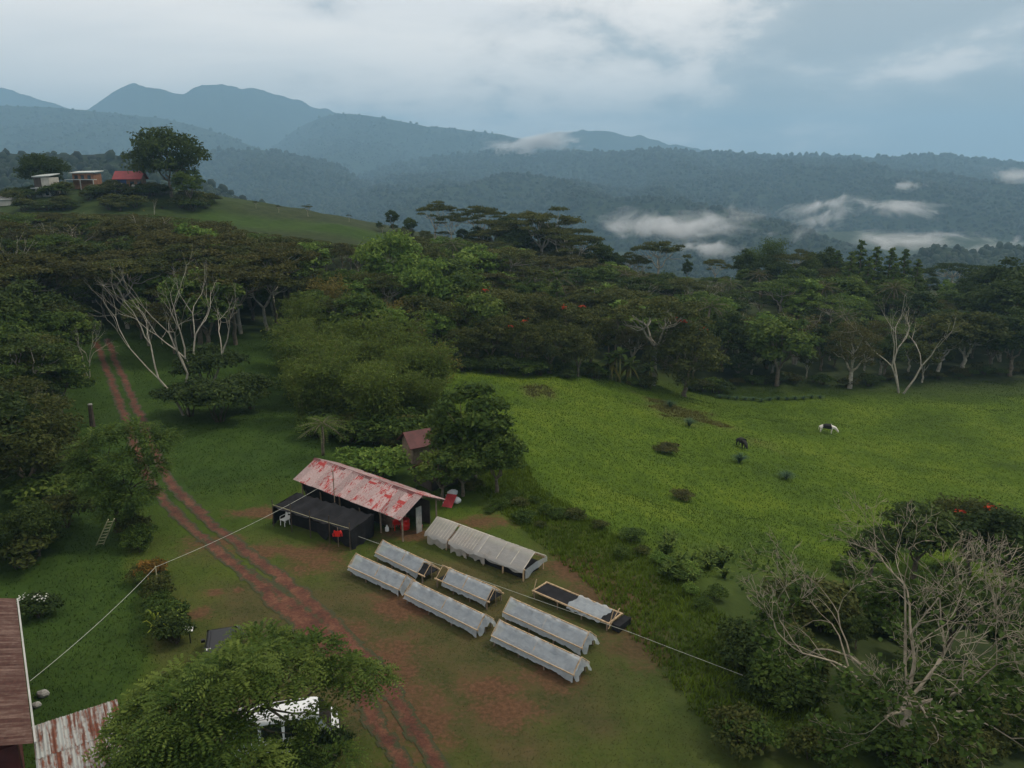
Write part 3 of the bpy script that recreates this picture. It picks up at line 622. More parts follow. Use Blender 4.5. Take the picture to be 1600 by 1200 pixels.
def make_shrub(seed, leafm, n=1500, Rr=1.5, h=2.0, L=.24, W=.14, name='shrub', np_=11):
    g = np.random.default_rng(seed); pads = []
    for i in range(np_):
        a = 2.4*i; r = Rr*math.sqrt((i+.3)/np_)*.75; s = Rr*g.uniform(.3, .5)*(11/np_)**.3; pads.append(((r*math.cos(a), r*math.sin(a), h*(.78-.42*(r/Rr)**2)*g.uniform(.7, 1.05)), s, s, s*.75))
    mb = MB()
    for p in pads[:7]: limb(mb, (p[0][0]*.15, p[0][1]*.15, -.3), p[0], .05, .015, g, 4, 3)
    proto(name+'_'+leafm, mb.mesh('stems', M['bark_dark'], True), crown_mesh('foliage', pad_leaves(g, pads, n, L, W, .35), M['leaf_'+leafm]), None, h)
def make_clump(seed, leafm, n=120, h=1.0, w=.05, spread=.9):     # long arching blades from one foot
    g = np.random.default_rng(seed); V, F, A = [], [], []; b = 0
    for i in range(n):
        a = g.uniform(0, 6.28); o_ = spread*g.uniform(.15, 1); H = h*g.uniform(.6, 1.1); c, s_ = math.cos(a), math.sin(a); v = g.uniform(0, 1)
        for k, t in enumerate((0, .45, .8, 1.0)):
            r = o_*t**1.7; z = H*(t*1.25-.55*t**3)-.06; ww = w*(1-.8*t)
            V += [(c*r-s_*ww, s_*r+c*ww, z), (c*r+s_*ww, s_*r-c*ww, z)]; A += [v, v]
        for k in range(3): F.append((b+2*k, b+2*k+1, b+2*k+3, b+2*k+2))
        b += 8
    return mesh_np('blades', np.array(V), np.array(F), M['leaf_'+leafm], {'v': np.array(A)})
def branches(mb, g, p, d, L, r, depth, up=.12, split=(2, 3), tips=None, ang=.55, shrink=.74, rmin=.006):
    r = max(r, rmin)
    d = unit(np.asarray(d, float)); seg = 3; pts = [np.asarray(p, float)]
    for i in range(seg):
        d = unit(d+g.normal(size=3)*.13+np.array([0, 0, up*.4])); pts.append(pts[-1]+d*L/seg)
    mb.tube(pts, [r*(1-.32*i/seg) for i in range(seg+1)], 6 if r > .06 else 4 if r > .02 else 3, cap=False)
    if tips is not None and depth <= 2: tips += [(q, d, depth) for q in pts[1:]]
    if depth == 0: return
    for i in range(g.integers(split[0], split[1]+1)):
        ax = unit(g.normal(size=3)); ax = unit(np.cross(d, ax)); a = ang*g.uniform(.6, 1.35)
        nd = d*math.cos(a)+ax*math.sin(a); branches(mb, g, pts[-1] if i < 2 else pts[-2], nd, L*shrink*g.uniform(.75, 1.2), r*(.62 if i == 0 else .5), depth-1, up, split, tips, ang, shrink, rmin)
def make_bare(seed, name='bare', stems=3, L=3.2, r=.10, depth=5, up=.16, ang=.40, leaf=None, bark='bark_pale', nleaf=500):
    g = np.random.default_rng(seed); mb = MB(); tips = []
    for i in range(stems):
        a = 2*math.pi*i/stems+g.uniform(-.5, .5); t = .12+.25*(i > 0)
        branches(mb, g, (.08*math.cos(a), .08*math.sin(a), -.5), (math.cos(a)*t, math.sin(a)*t, 1), L, r, depth, up, (2, 2), tips, ang)
    cr = None
    if leaf:
        ix = g.choice(len(tips), min(nleaf, len(tips)*3)); C = np.array([tips[i][0] for i in ix])+g.normal(size=(len(ix), 3))*.22; m = len(C)
        Nn = unit(g.normal(size=(m, 3))*.5+np.array([0, 0, .8])); cr = crown_mesh('crown', leaves(C, Nn, g.normal(size=(m, 3))-np.array([0, 0, .4]), .36*g.uniform(.6, 1.2, m), .20, np.clip(g.normal(.5, .2, m), 0, 1)), M['leaf_'+leaf])
    V = np.array(mb.v); h = V[:, 2].max()
    proto(name, mb.mesh('trunk', M[bark], True), cr, None, h)
def make_banana(seed):
    g = np.random.default_rng(seed); mb = MB(); parts = []; dead = []
    for k in range(4):
        bx, by = g.uniform(-1.1, 1.1, 2); H = g.uniform(1.8, 3.0); mb.tube([(bx, by, -.3), (bx, by, H*.5), (bx+.05, by, H)], [.14, .11, .06], 7)
        for i in range(8):
            a = 2.4*i+k; old = i >= 6; el = (1.2-.17*i) if not old else -.5; Lf = g.uniform(1.5, 2.2); D = np.array([math.cos(a)*math.cos(el), math.sin(a)*math.cos(el), math.sin(el)]); S = np.array([-math.sin(a), math.cos(a), 0]); V = []
            for t in (0, .25, .5, .75, 1):
                q = np.array([bx, by, H-.1])+D*Lf*t-np.array([0, 0, 1])*Lf*.5*t*t; w = .30*math.sin(math.pi*min(1, .12+t*.86))*(.6 if old else 1); V += [q-S*w+np.array([0, 0, .06]), q, q+S*w+np.array([0, 0, .06])]
            F = [(3*j+c, 3*j+c+1, 3*j+c+4, 3*j+c+3) for j in range(4) for c in (0, 1)]
            (dead if old else parts).append((np.array(V), np.array(F), np.full(15, g.uniform(.2, .9))))
    proto('banana', mb.mesh('stems', M['culm'], True), crown_mesh('leaves', join(parts), M['leaf_green']), ('dry_leaves', crown_mesh('dry_leaves', join(dead), M['leaf_ochre'])), 4.0)
for s in (1, 2, 3): make_umbrella(s, 'olive')
for s in (4, 5, 6): make_umbrella(s, 'brown', bark='bark', tw=.16)
for s in (7, 8): make_umbrella(s, 'dark', 3200, 4.6)
for s in (9, 10): make_umbrella(s, 'green', 3000, 4.6)
for s in (11, 12, 13): make_round(s, 'dark')
for s in (14, 15, 16): make_round(s, 'green')
for s in (17, 18): make_round(s, 'olive', bark='bark_pale')
for s in (19, 20): make_round(s, 'bright', 2600, L=.55, W=.34)
make_round(21, 'brown', 3000, 3.2, 6.0, 3.6, 18, .36, .12, 'bark_pale', 'round')
for s in (22, 23): make_round(s, 'olive', 5200, 4.2, 5.4, 4.2, 24, .42, .22, 'bark', 'tulip', 2.0, 2)
for s in (34, 35, 36): make_round(s, 'olive', 5200, 4.2, 5.4, 4.2, 24, .42, .22, 'bark', 'dense', 2.0)
make_round(24, 'dark', 7000, 5.6, 6.0, 4.4, 34, .55, .30, 'bark', 'broad', 2.6)
make_round(25, 'green', 6000, 5.2, 5.8, 4.3, 30, .62, .34, 'bark', 'broad', 2.4)
make_round(37, 'bright', 5600, 4.4, 5.6, 4.6, 34, .55, .32, 'bark', 'broad', 2.4)
for s in (26, 27): make_cone(s, 'green')
make_palm(28); make_palm(29, 'olive')
make_bamboo(30, 'bamboo'); make_bamboo(31, 'bamboo', 40, 130, 10, 3.4); make_bamboo(32, 'ochre', 26, 120, 8, 2.6); make_bamboo(33, 'green', 30, 130, 10, 2.0)
for i, l in enumerate(('dark', 'green', 'olive', 'bright', 'brown', 'ochre', 'orange')): make_shrub(40+i, l)
make_shrub(38, 'dark', 4600, 3.0, 5.0, .34, .2, 'bush', 22); make_shrub(39, 'dark', 4600, 2.8, 5.0, .34, .2, 'bush', 24); make_shrub(48, 'dark'); make_shrub(49, 'green')
make_bare(50, stems=3); make_bare(51, stems=2, L=3.4, r=.10); make_bare(52, 'sparse', 3, 2.6, .14, 4, .2, .5, 'olive'); make_bare(53, 'sparse', 4, 2.6, .12, 4, .2, .5, 'brown')
make_banana(60)
NAMES = {'umbrella': ('umbrella_tree', 'tree'), 'round': ('broadleaf_tree', 'tree'), 'tulip': ('flowering_tree', 'tree'), 'dense': ('dense_tree', 'tree'), 'broad': ('spreading_tree', 'tree'), 'cone': ('pointed_tree', 'tree'),
         'palm': ('palm_tree', 'palm'), 'bamboo': ('bamboo_clump', 'bamboo'), 'shrub': ('shrub', 'shrub'), 'bush': ('bush', 'bush'), 'bare': ('leafless_tree', 'tree'), 'sparse': ('sparse_tree', 'tree'), 'banana': ('banana_clump', 'banana plant')}
def plant(kind, x, y, h, label, group=None, wide=1.0, rz=None, var=None, sink=0.0):
    vs = PROTO[kind]; tr, cr, ex, hp = vs[R.randrange(len(vs)) if var is None else var % len(vs)]
    nm, cat = NAMES[kind.split('_')[0]]; s = h/hp
    e = thing(nm, label, cat, (x, y, gz(x, y)-sink), R.uniform(0, 6.28) if rz is None else rz, group, (s*wide, s*wide, s))
    put(tr.name.split('.')[0], tr, e)
    if cr: put(cr.name.split('.')[0], cr, e)
    if ex: put(ex[0], ex[1], e)
    return e
PLACED = []
def top(kind, px, py, Y, label, group=None, wide=1.0, rz=None, var=None):     # crown top seen at a pixel, Y metres ahead
    p = aty(px, py, Y); h = p.z-gz(p.x, p.y)
    if h < 1.5 or h > 26: print('unlikely height', kind, px, py, Y, round(h, 1)); h = max(2, min(h, 24))
    PLACED.append((p.x, p.y, h*.35*wide)); return plant(kind, p.x, p.y, h, label, group, wide, rz, var)

# ---------------------------------------------------------------- the farm buildings and things in the yard
def corrugated(w, l, waves, depth, name, mat):       # a sheet lying in XY: width along X, length along Y
    mb = MB(); n = waves*2; top_ = [(w*i/n, 0, depth*(i % 2)) for i in range(n+1)]
    mb.grid([[(x, y, z) for x, _, z in top_] for y in (0, l)])
    return mb.mesh(name, mat)
def frame_matrix(o, ex, ey):                         # object axes: X along ex, Y along ey
    ex = Vector(ex).normalized(); ey = Vector(ey); ey = (ey-ex*ey.dot(ex)).normalized(); ez = ex.cross(ey)
    return Matrix(((ex.x, ey.x, ez.x, o[0]), (ex.y, ey.y, ez.y, o[1]), (ex.z, ey.z, ez.z, o[2]), (0, 0, 0, 1)))
def local_thing(name, label, cat, origin, dx, group=None):
    return thing(name, label, cat, origin, math.atan2(dx[1], dx[0]), group)
SD = (at(626, 812, 1.9)-at(459, 748, 1.9)); SL = SD.length; SDn = SD.normalized()
def build_shed():
    o = at(459, 748, 1.9); o.z = 0; W, ev, rg = 4.13, 1.9, 2.9; n = 16; w = SL/n
    e = local_thing('shed', 'long open shed with faded pink and red corrugated roof', 'shed', o, SDn)
    sl = math.hypot(W/2, rg-ev); me = corrugated(w*1.06, sl+.12, 6, .05, 'roof_sheet', M['roof_faded'])
    rr = random.Random(3)
    for i in range(n):
        for side in (0, 1):
            s = put('roof_sheet', me, e); lift = .012*(i % 2)+rr.uniform(0, .012); dz = rr.uniform(-.05, .03)
            if side == 0: s.matrix_local = frame_matrix((i*w, -.08+dz, ev-.04+lift), (1, 0, 0), (0, W/2, rg-ev))
            else: s.matrix_local = frame_matrix((i*w+w*1.06, W+.08-dz, ev-.04+lift), (-1, 0, 0), (0, -W/2, rg-ev))
    cap = MB(); cap.grid([[(x, W/2-.22, rg-.07), (x, W/2, rg+.06), (x, W/2+.22, rg-.07)] for x in np.linspace(-.1, SL+.1, 12)]); cap.build('ridge_cap', M['maroon'], e)
    for i in range(6):
        for y in (.45, W-.45):
            x = .35+(SL-.7)*i/5; MB().tube([(x, y, -.3), (x, y, ev+.12)], .06, 6).build('post', M['wood_old'], e)
    for y, z in ((.45, ev+.12), (W-.45, ev+.12), (W/2, rg-.14)): MB().tube([(0, y, z), (SL, y, z)], .05, 6).build('beam', M['wood_old'], e)
    for i in range(6):
        x = .35+(SL-.7)*i/5; MB().tube([(x, 0, ev-.06), (x, W/2, rg-.12), (x, W, ev-.06)], .04, 5).build('rafter', M['wood_old'], e)
    wl = MB(); wl.box(.4, SL-.9, W-.55, W-.49, 0, 1.75); wl.build('back_wall', M['wall_dark'], e)
    ew = MB(); ew.box(SL-.55, SL-.49, 1.9, 2.4, 0, 1.9); ew.build('end_wall', M['stone'], e)
    MB().box(.45, .51, .6, W-.6, 0, 1.8).build('end_wall', M['wall_dark'], e)
    # dark stored goods under the roof
    MB().box(1.2, 4.4, 1.6, 2.9, 0, .9).build('work_bench', M['wood_old'], e); MB().box(5.4, 9.0, 1.4, 2.7, 0, .85).build('work_bench', M['wood_old'], e)
    # black shade cloth hung under the near eave
    sag = MB(); rows = []
    for i in range(31):
        x = .3+(SL-3.0)*i/30; rows.append([(x, .30+.05*math.sin(i*1.3)+.12*k, 1.75-.34*k-.12*math.sin(i*.5+k)*k/4) for k in range(5)])
    sag.grid(rows).build('shade_cloth', M['net'], e, True)
build_shed()
def build_net():
    A, B = at(428, 800, 1.0), at(548, 838, 1.0); A.z = B.z = 0; d = (B-A); L = d.length; e = local_thing('net_shelter', 'black shade net shelter on thin poles in front of the shed', 'shelter', A, d)
    D = 2.3; nx, ny = 26, 9; rows = []
    for i in range(nx+1):
        x = L*i/nx; r = []
        for j in range(ny+1):
            y = D*j/ny; z = 1.40+.25*j/ny-.30*abs(math.sin(i/nx*math.pi*4))*(.35+.65*math.sin(math.pi*j/ny))+.06*math.sin(i*2.1+j*1.3); r.append((x, y, z))
        rows.append(r)
    MB().grid(rows).build('net_roof', M['net'], e, True)
    rows = [[(L*i/24, -.03+.10*math.sin(i*1.7)*(k/4)+.1*k/4, 1.40-.30*abs(math.sin(i/24*math.pi*4))*.35-.33*k*(.62+.38*math.sin(i*.9)**2)+.04*math.sin(i*1.1)) for k in range(5)] for i in range(14, 25)]
    MB().grid(rows).build('net_curtain', M['net'], e, True)
    rows = [[(L+.03+.12*math.sin(j*1.9)*(k/4), D*j/9, 1.42+.25*j/9-.36*k) for k in range(5)] for j in range(10)]
    MB().grid(rows).build('net_curtain', M['net'], e, True)
    rows = [[(-.03-.25*k/4+.1*math.sin(j*1.9)*(k/4), D*j/9, 1.42+.25*j/9-.36*k) for k in range(5)] for j in range(10)]
    MB().grid(rows).build('net_curtain', M['net'], e, True)
    for i in range(5):
        x = L*i/4; MB().tube([(x, -.12, -.2), (x+.05, -.12, 2.0+.1*(i % 2))], .035, 5).build('pole', M['bark_dark'], e)
    MB().tube([(0, -.12, 1.62), (L/2, -.12, 1.56), (L, -.12, 1.62)], .018, 4).build('rail', M['bamboo_pole'], e)
    MB().box(.6, L-1.6, .7, 1.9, 0, .75).build('covered_bench', M['net'], e)
build_net()
def build_beds():
    HW, RAIL, RID = .62, .55, 1.18
    labs = {'A': 'raised drying bed under clear film, row end beside the net shelter', 'B': 'film-covered drying bed with open dark end beside the tall drying house',
            'C': 'drying bed with its film pulled back from one timber end', 'D': 'long film-covered drying bed, middle of the row nearest the track', 'E': 'smooth film-covered drying bed parallel to the half-bare black bed', 'F': 'long film-covered drying bed at the row end farthest from the shed'}
    for k, (p0, p1, open0, open1, seed) in {'A': ((546,886),(623,921),0,.0,1), 'B': ((588,864),(662,900),0,.12,2), 'C': ((681,904),(763,940),.14,.03,3), 'D': ((634,929),(745,984),.0,.0,4), 'E': ((788,957),(908,1012),0,0,5), 'F': ((770,994),(895,1054),0,0,6)}.items():
        a, b = at(*p0, RAIL), at(*p1, RAIL); a.z = b.z = 0; d = b-a; L = d.length; e = local_thing('drying_bed', labs[k], 'drying bed', a, d, 'film-covered drying beds'); rr = random.Random(seed); g = np.random.default_rng(seed)
        W = HW*2
        for y in (0, W): MB().box(-.1, L+.1, y-.03, y+.03, RAIL-.05, RAIL+.02).build('rail', M['wood'], e)
        MB().box(-.05, L+.05, HW-.025, HW+.025, RID-.05, RID).build('ridge_pole', M['wood'], e)
        for i in range(4):
            x = .12+(L-.24)*i/3
            for y in (.0, W): MB().box(x-.03, x+.03, y-.035, y+.035, -.1, RAIL-.05).build('leg', M['wood_old'], e)
        for x in (.0, L*.5, L):
            for s in (0, 1):
                y0 = 0 if s == 0 else W; MB().tube([(x, y0, RAIL), (x, HW, RID-.02)], .026, 4).build('rafter', M['wood'], e)
        MB().tube([(L+.02, HW, .0), (L+.02, HW, RID)], .026, 4).build('end_post', M['wood_old'], e)
        MB().box(.02, L-.02, .04, W-.04, RAIL-.10, RAIL-.06).build('tray', M['net'], e)
        x0, x1 = L*open0-.06*(open0 == 0), L*(1-open1)+.06*(open1 == 0); nx = 44; rows = []; ph = rr.uniform(0, 6)
        for i in range(nx+1):
            t = i/nx; x = x0+(x1-x0)*t; sag = (.06+.05*rr.random())*abs(math.sin(math.pi*t*2))+.03*math.sin(i*.9+ph); dr = .16+.10*vnoise(np.array([i*.28]), np.array([seed*3.1]), 1)[0]+(.14*max(0, t-.85)/.15); row = []
            prof = [(-.13-.03*rr.random(), RAIL-dr), (-.07, RAIL-dr*.5), (-.045, RAIL+.03), (HW*.33, RAIL+(RID-RAIL)*.33-sag*.9), (HW*.66, RAIL+(RID-RAIL)*.66-sag*.7), (HW, RID+.015-sag*.35), (HW*1.34, RAIL+(RID-RAIL)*.66-sag*.7), (HW*1.67, RAIL+(RID-RAIL)*.33-sag*.9), (W+.045, RAIL+.03), (W+.09, RAIL-dr*.6), (W+.16, RAIL-dr)]
            for j, (y, z) in enumerate(prof): row.append((x+(rr.uniform(-.03, .03) if 0 < i < nx else rr.uniform(-.06, .06)), y+rr.uniform(-.012, .012), z+rr.uniform(-.026, .026)))
            rows.append(row)
        MB().grid(rows).build('film_cover', M['film'], e, True)
        for xx in (x0-.01, x1+.01):
            for s in (0, 1): MB().tube([(xx, -.05 if s == 0 else W+.05, RAIL+.05), (xx, HW, RID+.05)], .022, 4).build('batten', M['wood'], e)
        MB().box(x0, x1, -.085, -.055, RAIL+.01, RAIL+.06).build('batten', M['wood'], e)
        if not open1:                                 # gathered film hanging over the far end
            rows = [[(L+.06+.10*q+.05*math.sin(j*2.3+seed), -.04+(W+.08)*j/10+(.06*q), max(.2, (RAIL+(RID-RAIL)*(1-abs(j/5-1)))-.30*q-.06*math.sin(j*1.7)*q)) for j in range(11)] for q in (0, .5, 1, 1.5)]
            MB().grid(rows).build('end_flap', M['film'], e, True)
        if not open0 and k not in 'C':
            rows = [[(-.06-.06*q, -.04+(W+.08)*j/10, max(.2, (RAIL+(RID-RAIL)*(1-abs(j/5-1)))-.25*q)) for j in range(11)] for q in (0, .6, 1.2)]
            MB().grid(rows).build('end_flap', M['film'], e, True)
    # the flat black bed, half its film rolled away
    a, b = at(833, 923, .5), at(951, 974, .5); a.z = b.z = 0; d = b-a; L = d.length; W = 1.28; e = local_thing('drying_bed', 'flat drying bed with bare black mesh and film over one half', 'drying bed', a, d)
    for y in (0, W): MB().box(-.08, L+.08, y-.035, y+.035, .45, .53).build('rail', M['wood'], e)
    for x in (0, L): MB().box(x-.035, x+.035, .036, W-.036, .45, .53).build('end_rail', M['wood'], e)
    for i in range(4):
        for y in (.0, W): MB().box(.1+(L-.2)*i/3-.03, .1+(L-.2)*i/3+.03, y-.03, y+.03, -.1, .45).build('leg', M['wood_old'], e)
    MB().box(.036, L-.036, .036, W-.036, .44, .47).build('mesh_tray', M['net'], e)
    rows = [[(L*.47+(L*.43)*i/18+.03*math.sin(j*2.1+i), -.10+(W+.2)*j/10, (.58 if 0 < j < 10 else .36)+.05*math.sin(i*1.4+j*.8)+.04*math.sin(i*.6)*(j > 6)) for j in range(11)] for i in range(19)]
    MB().grid(rows).build('film_cover', M['film'], e, True)
    for q in ((0, .0, .5), (L, .1, .5)):
        MB().tube([(q[0]-.02, q[1], .3), (q[0]+.05, q[1]+.25, 1.15)], .028, 5).build('prop', M['wood'], e)
    MB().tube([(L+.03, -.05, .2), (L+.05, W*.75, 1.0)], .026, 5).build('prop', M['wood'], e)
    MB().box(L+.08, L+.55, .2, W+.1, .05, .42).build('net_bundle', M['net'], e)
build_beds()
def build_house():
    a, b = at(668, 832, .8), at(818, 890, .8); a.z = b.z = 0; d = b-a; L = d.length; W, EV, RG = 2.1, .82, 1.48; e = local_thing('drying_house', 'tall drying house roofed with dirty grey film on posts', 'greenhouse', a, d)
    for i in range(6):
        x = .05+(L-.1)*i/5
        for y in (.05, W-.05): MB().box(x-.04, x+.04, y-.04, y+.04, -.1, EV).build('post', M['wood'], e)
        for s in (0, 1): MB().tube([(x, -.05 if s == 0 else W+.05, EV-.02), (x, W/2, RG)], .03, 4).build('rafter', M['wood'], e)
    for y, z in ((0.03, EV), (W-.03, EV), (W/2, RG-.03)): MB().box(-.1, L+.1, y-.03, y+.03, z-.06, z-.0).build('purlin', M['wood'], e)
    for s in (0, 1):
        for f in (.35, .7):
            y = W/2*f if s == 0 else W-W/2*f; z = EV+(RG-EV)*f; MB().box(-.05, L+.05, y-.015, y+.015, z-.02, z+.012).build('batten', M['wood_old'], e)
    segs = [(-.12, L*.235, 'film_old', 1), (L*.25, L*.56, 'film_old', 2), (L*.54, L+.08, 'film_old', 3)]
    for x0, x1, m, sd_ in segs:
        rr = random.Random(sd_); rows = []; nx = 26
        for i in range(nx+1):
            t = i/nx; x = x0+(x1-x0)*t; w = .035*math.sin(i*1.9+sd_); dr = .14+.16*(math.sin(i*.55+sd_*2)*.5+.5)*(1 if sd_ < 3 else .35); up = .035*(sd_ % 2)+.012
            rows.append([(x+rr.uniform(-.02, .02), y, z+up+rr.uniform(-.012, .012)+w*(.4 if j in (1, 2, 4, 5) else .1)) for j, (y, z) in enumerate([(-.22, EV-dr), (-.10, EV+.0), (W*.17, EV+(RG-EV)*.36), (W*.34, EV+(RG-EV)*.7), (W/2, RG+.02), (W*.66, EV+(RG-EV)*.7), (W*.83, EV+(RG-EV)*.36), (W+.1, EV), (W+.2, EV-dr)])])
        MB().grid(rows).build('roof_film', M[m], e, True)
    for x in list(np.linspace(-.05, L*.22, 8))+list(np.linspace(L*.27, L*.5, 9))+[L*.56, L*.74, L*.88, L+.05]:
        MB().tube([(x, -.10, EV+.04), (x, W/2, RG+.075), (x, W+.10, EV+.04)], .014 if x < L*.52 else .022, 4).build('batten', M['wood_pale'], e)
    for x0, x1, zb in [(0, L*.22, .12), (L*.26, L*.43, .1), (L*.46, L*.62, .25), (L*.64, L*.98, .52)]:
        rows = [[(x0+(x1-x0)*i/14, -.06-.05*math.sin(i*1.2)*(k/3), EV-.02-(EV-zb)*(k/3)*(1+.18*math.sin(i*.8+x0))) for k in range(4)] for i in range(15)]
        MB().grid(rows).build('side_curtain', M['film_old'], e, True)
    rows = [[(L+.14+.05*math.sin(j*1.3)*k/4, W*(.0+1.05*j/10), EV+(.12*(1-abs(j/5-1)))-(.62-.35*abs(j/10-.1))*k/4) for k in range(5)] for j in range(11)]
    MB().grid(rows).build('end_curtain', M['film'], e, True)
    MB().box(L*.46, L*.97, .25, W-.25, .0, .55).build('drying_rack', M['net'], e); MB().box(L*.03, L*.42, .3, W-.3, .0, .5).build('drying_rack', M['wood_old'], e)
build_house()
def gable(name, label, cat, origin, d, L, W, ev, rg, roofm, wallm, over=.35, sheets=0, doors=(), flat=False, parts=()):
    e = local_thing(name, label, cat, origin, d)
    MB().box(0, L, 0, W, -.6, ev).build('wall', M[wallm], e)
    for x0, x1, y0, y1, z0, z1, m, nm in parts: MB().box(x0, x1, y0, y1, z0, z1).build(nm, M[m], e)
    if flat: MB().add([(-over, -over, ev+.02), (L+over, -over, ev+rg*.3+.02), (L+over, W+over, ev+rg+.02), (-over, W+over, ev+rg*.7+.02), (-over, -over, ev+.2), (L+over, -over, ev+rg*.3+.2), (L+over, W+over, ev+rg+.2), (-over, W+over, ev+rg*.7+.2)], [(0,3,2,1),(4,5,6,7),(0,1,5,4),(1,2,6,5),(2,3,7,6),(3,0,4,7)]).build('roof', M[roofm], e)
    else:
        s = (rg-ev)/(W/2); y0, z0 = -over, ev-over*s
        for nm, q in (('roof_slope', [(y0, z0), (W/2, rg)]), ('roof_slope', [(W+over, z0), (W/2, rg)])):
            mb = MB(); (ya, za), (yb, zb) = q; mb.add([(-over, ya, za+.03), (L+over, ya, za+.03), (L+over, yb, zb+.03), (-over, yb, zb+.03), (-over, ya, za+.10), (L+over, ya, za+.10), (L+over, yb, zb+.10), (-over, yb, zb+.10)], [(0,3,2,1),(4,5,6,7),(0,1,5,4),(1,2,6,5),(2,3,7,6),(3,0,4,7)]); mb.build(nm, M[roofm], e)
        for x in (0.0, L): MB().add([(x, 0, ev), (x, W, ev), (x, W/2, rg)], [(0, 1, 2)]).build('gable_end', M[wallm], e)
    return e
# huts behind the shed
o = at(652, 728, 0); gable('hut', 'small hut with maroon roof behind the shed', 'hut', Vector((o.x-.4, o.y+.3, 0)), (.85, .5), 2.4, 2.2, 1.7, 2.5, 'maroon', 'wood_old')
o = at(690, 770, 0); gable('hut', 'low hut with dark roof under the mango tree', 'hut', Vector((o.x-.8, o.y+.3, -.1)), (.75, .66), 3.0, 2.4, 1.3, 2.0, 'maroon', 'wall_dark')
def leaning(name, label, cat, p, d, w, l, mat, tilt):
    e = local_thing(name, label, cat, p, d); s = put('sheet', corrugated(w, l, 6, .03, 'sheet', M[mat]), e); s.rotation_euler = (tilt, 0, 0); return e
leaning('metal_sheet', 'red corrugated sheet leaning behind the shed end', 'metal sheet', hit(690, 792), (.8, -.3), .8, 1.2, 'red_paint', .55)
def sack(px, py, label, sc, mat='white_plastic', rz=0):
    import bmesh
    bm = bmesh.new(); bmesh.ops.create_icosphere(bm, subdivisions=2, radius=1)
    for v in bm.verts: v.co.z = max(-.75, v.co.z)*(1+.12*math.sin(v.co.x*5)); v.co.x *= 1+.15*math.sin(v.co.y*4+1); v.co.y *= 1+.1*math.sin(v.co.z*6)
    me = bpy.data.meshes.new('sack'); bm.to_mesh(me); bm.free(); me.materials.append(M[mat]); p = hit(px, py)
    o = put('sack', me); o.location = (p.x, p.y, p.z+sc[2]*.72); o.scale = sc; o.rotation_euler = (0, 0, rz); tag(o, label, 'sack')
sack(706, 778, 'white sack lying by the red sheet behind the shed', (.5, .3, .3), rz=.5); sack(713, 786, 'second white sack, nearest the grass behind the shed', (.35, .25, .28)); sack(698, 789, 'small white sack at the foot of the red sheet', (.28, .2, .16))
sack(68, 1090, 'grey stone lying on the lawn by the rusty roof', (.28, .22, .2), 'stone'); sack(58, 1106, 'smaller stone beside the rusty roof wall', (.2, .18, .15), 'stone')
def chair(px, py, mat, label, rz, stool=False):
    p = hit(px, py); e = thing('plastic_chair', label, 'chair', p, rz)
    for x in (-.2, .2):
        for y in (-.2, .2): MB().tube([(x*1.12, y*1.12, 0), (x, y, .43)], [.022, .028], 5).build('leg', M[mat], e)
    MB().box(-.24, .24, -.24, .24, .42, .46).build('seat', M[mat], e)
    b = MB(); b.grid([[(-.24+.48*i/6, .22+.10*k/4-.05*math.cos((i-3)*.6)*0, .46+.42*k/4-(.05 if k == 4 and i in (0, 6) else 0)) for k in range(5)] for i in range(7)]); b.grid([[(-.24+.48*i/6, .25+.10*k/4, .46+.42*k/4-(.05 if k == 4 and i in (0, 6) else 0)) for k in range(5)] for i in range(7)]); b.build('backrest', M[mat], e)
    for x in (-.26, .26): MB().tube([(x, -.2, .44), (x, -.18, .64), (x, .25, .66)], .022, 5).build('armrest', M[mat], e)
chair(446, 823, 'white_plastic', 'white plastic chair standing alone before the net shelter', -.6)
chair(620, 829, 'red_plastic', 'red plastic chair under the shed eave', .5)
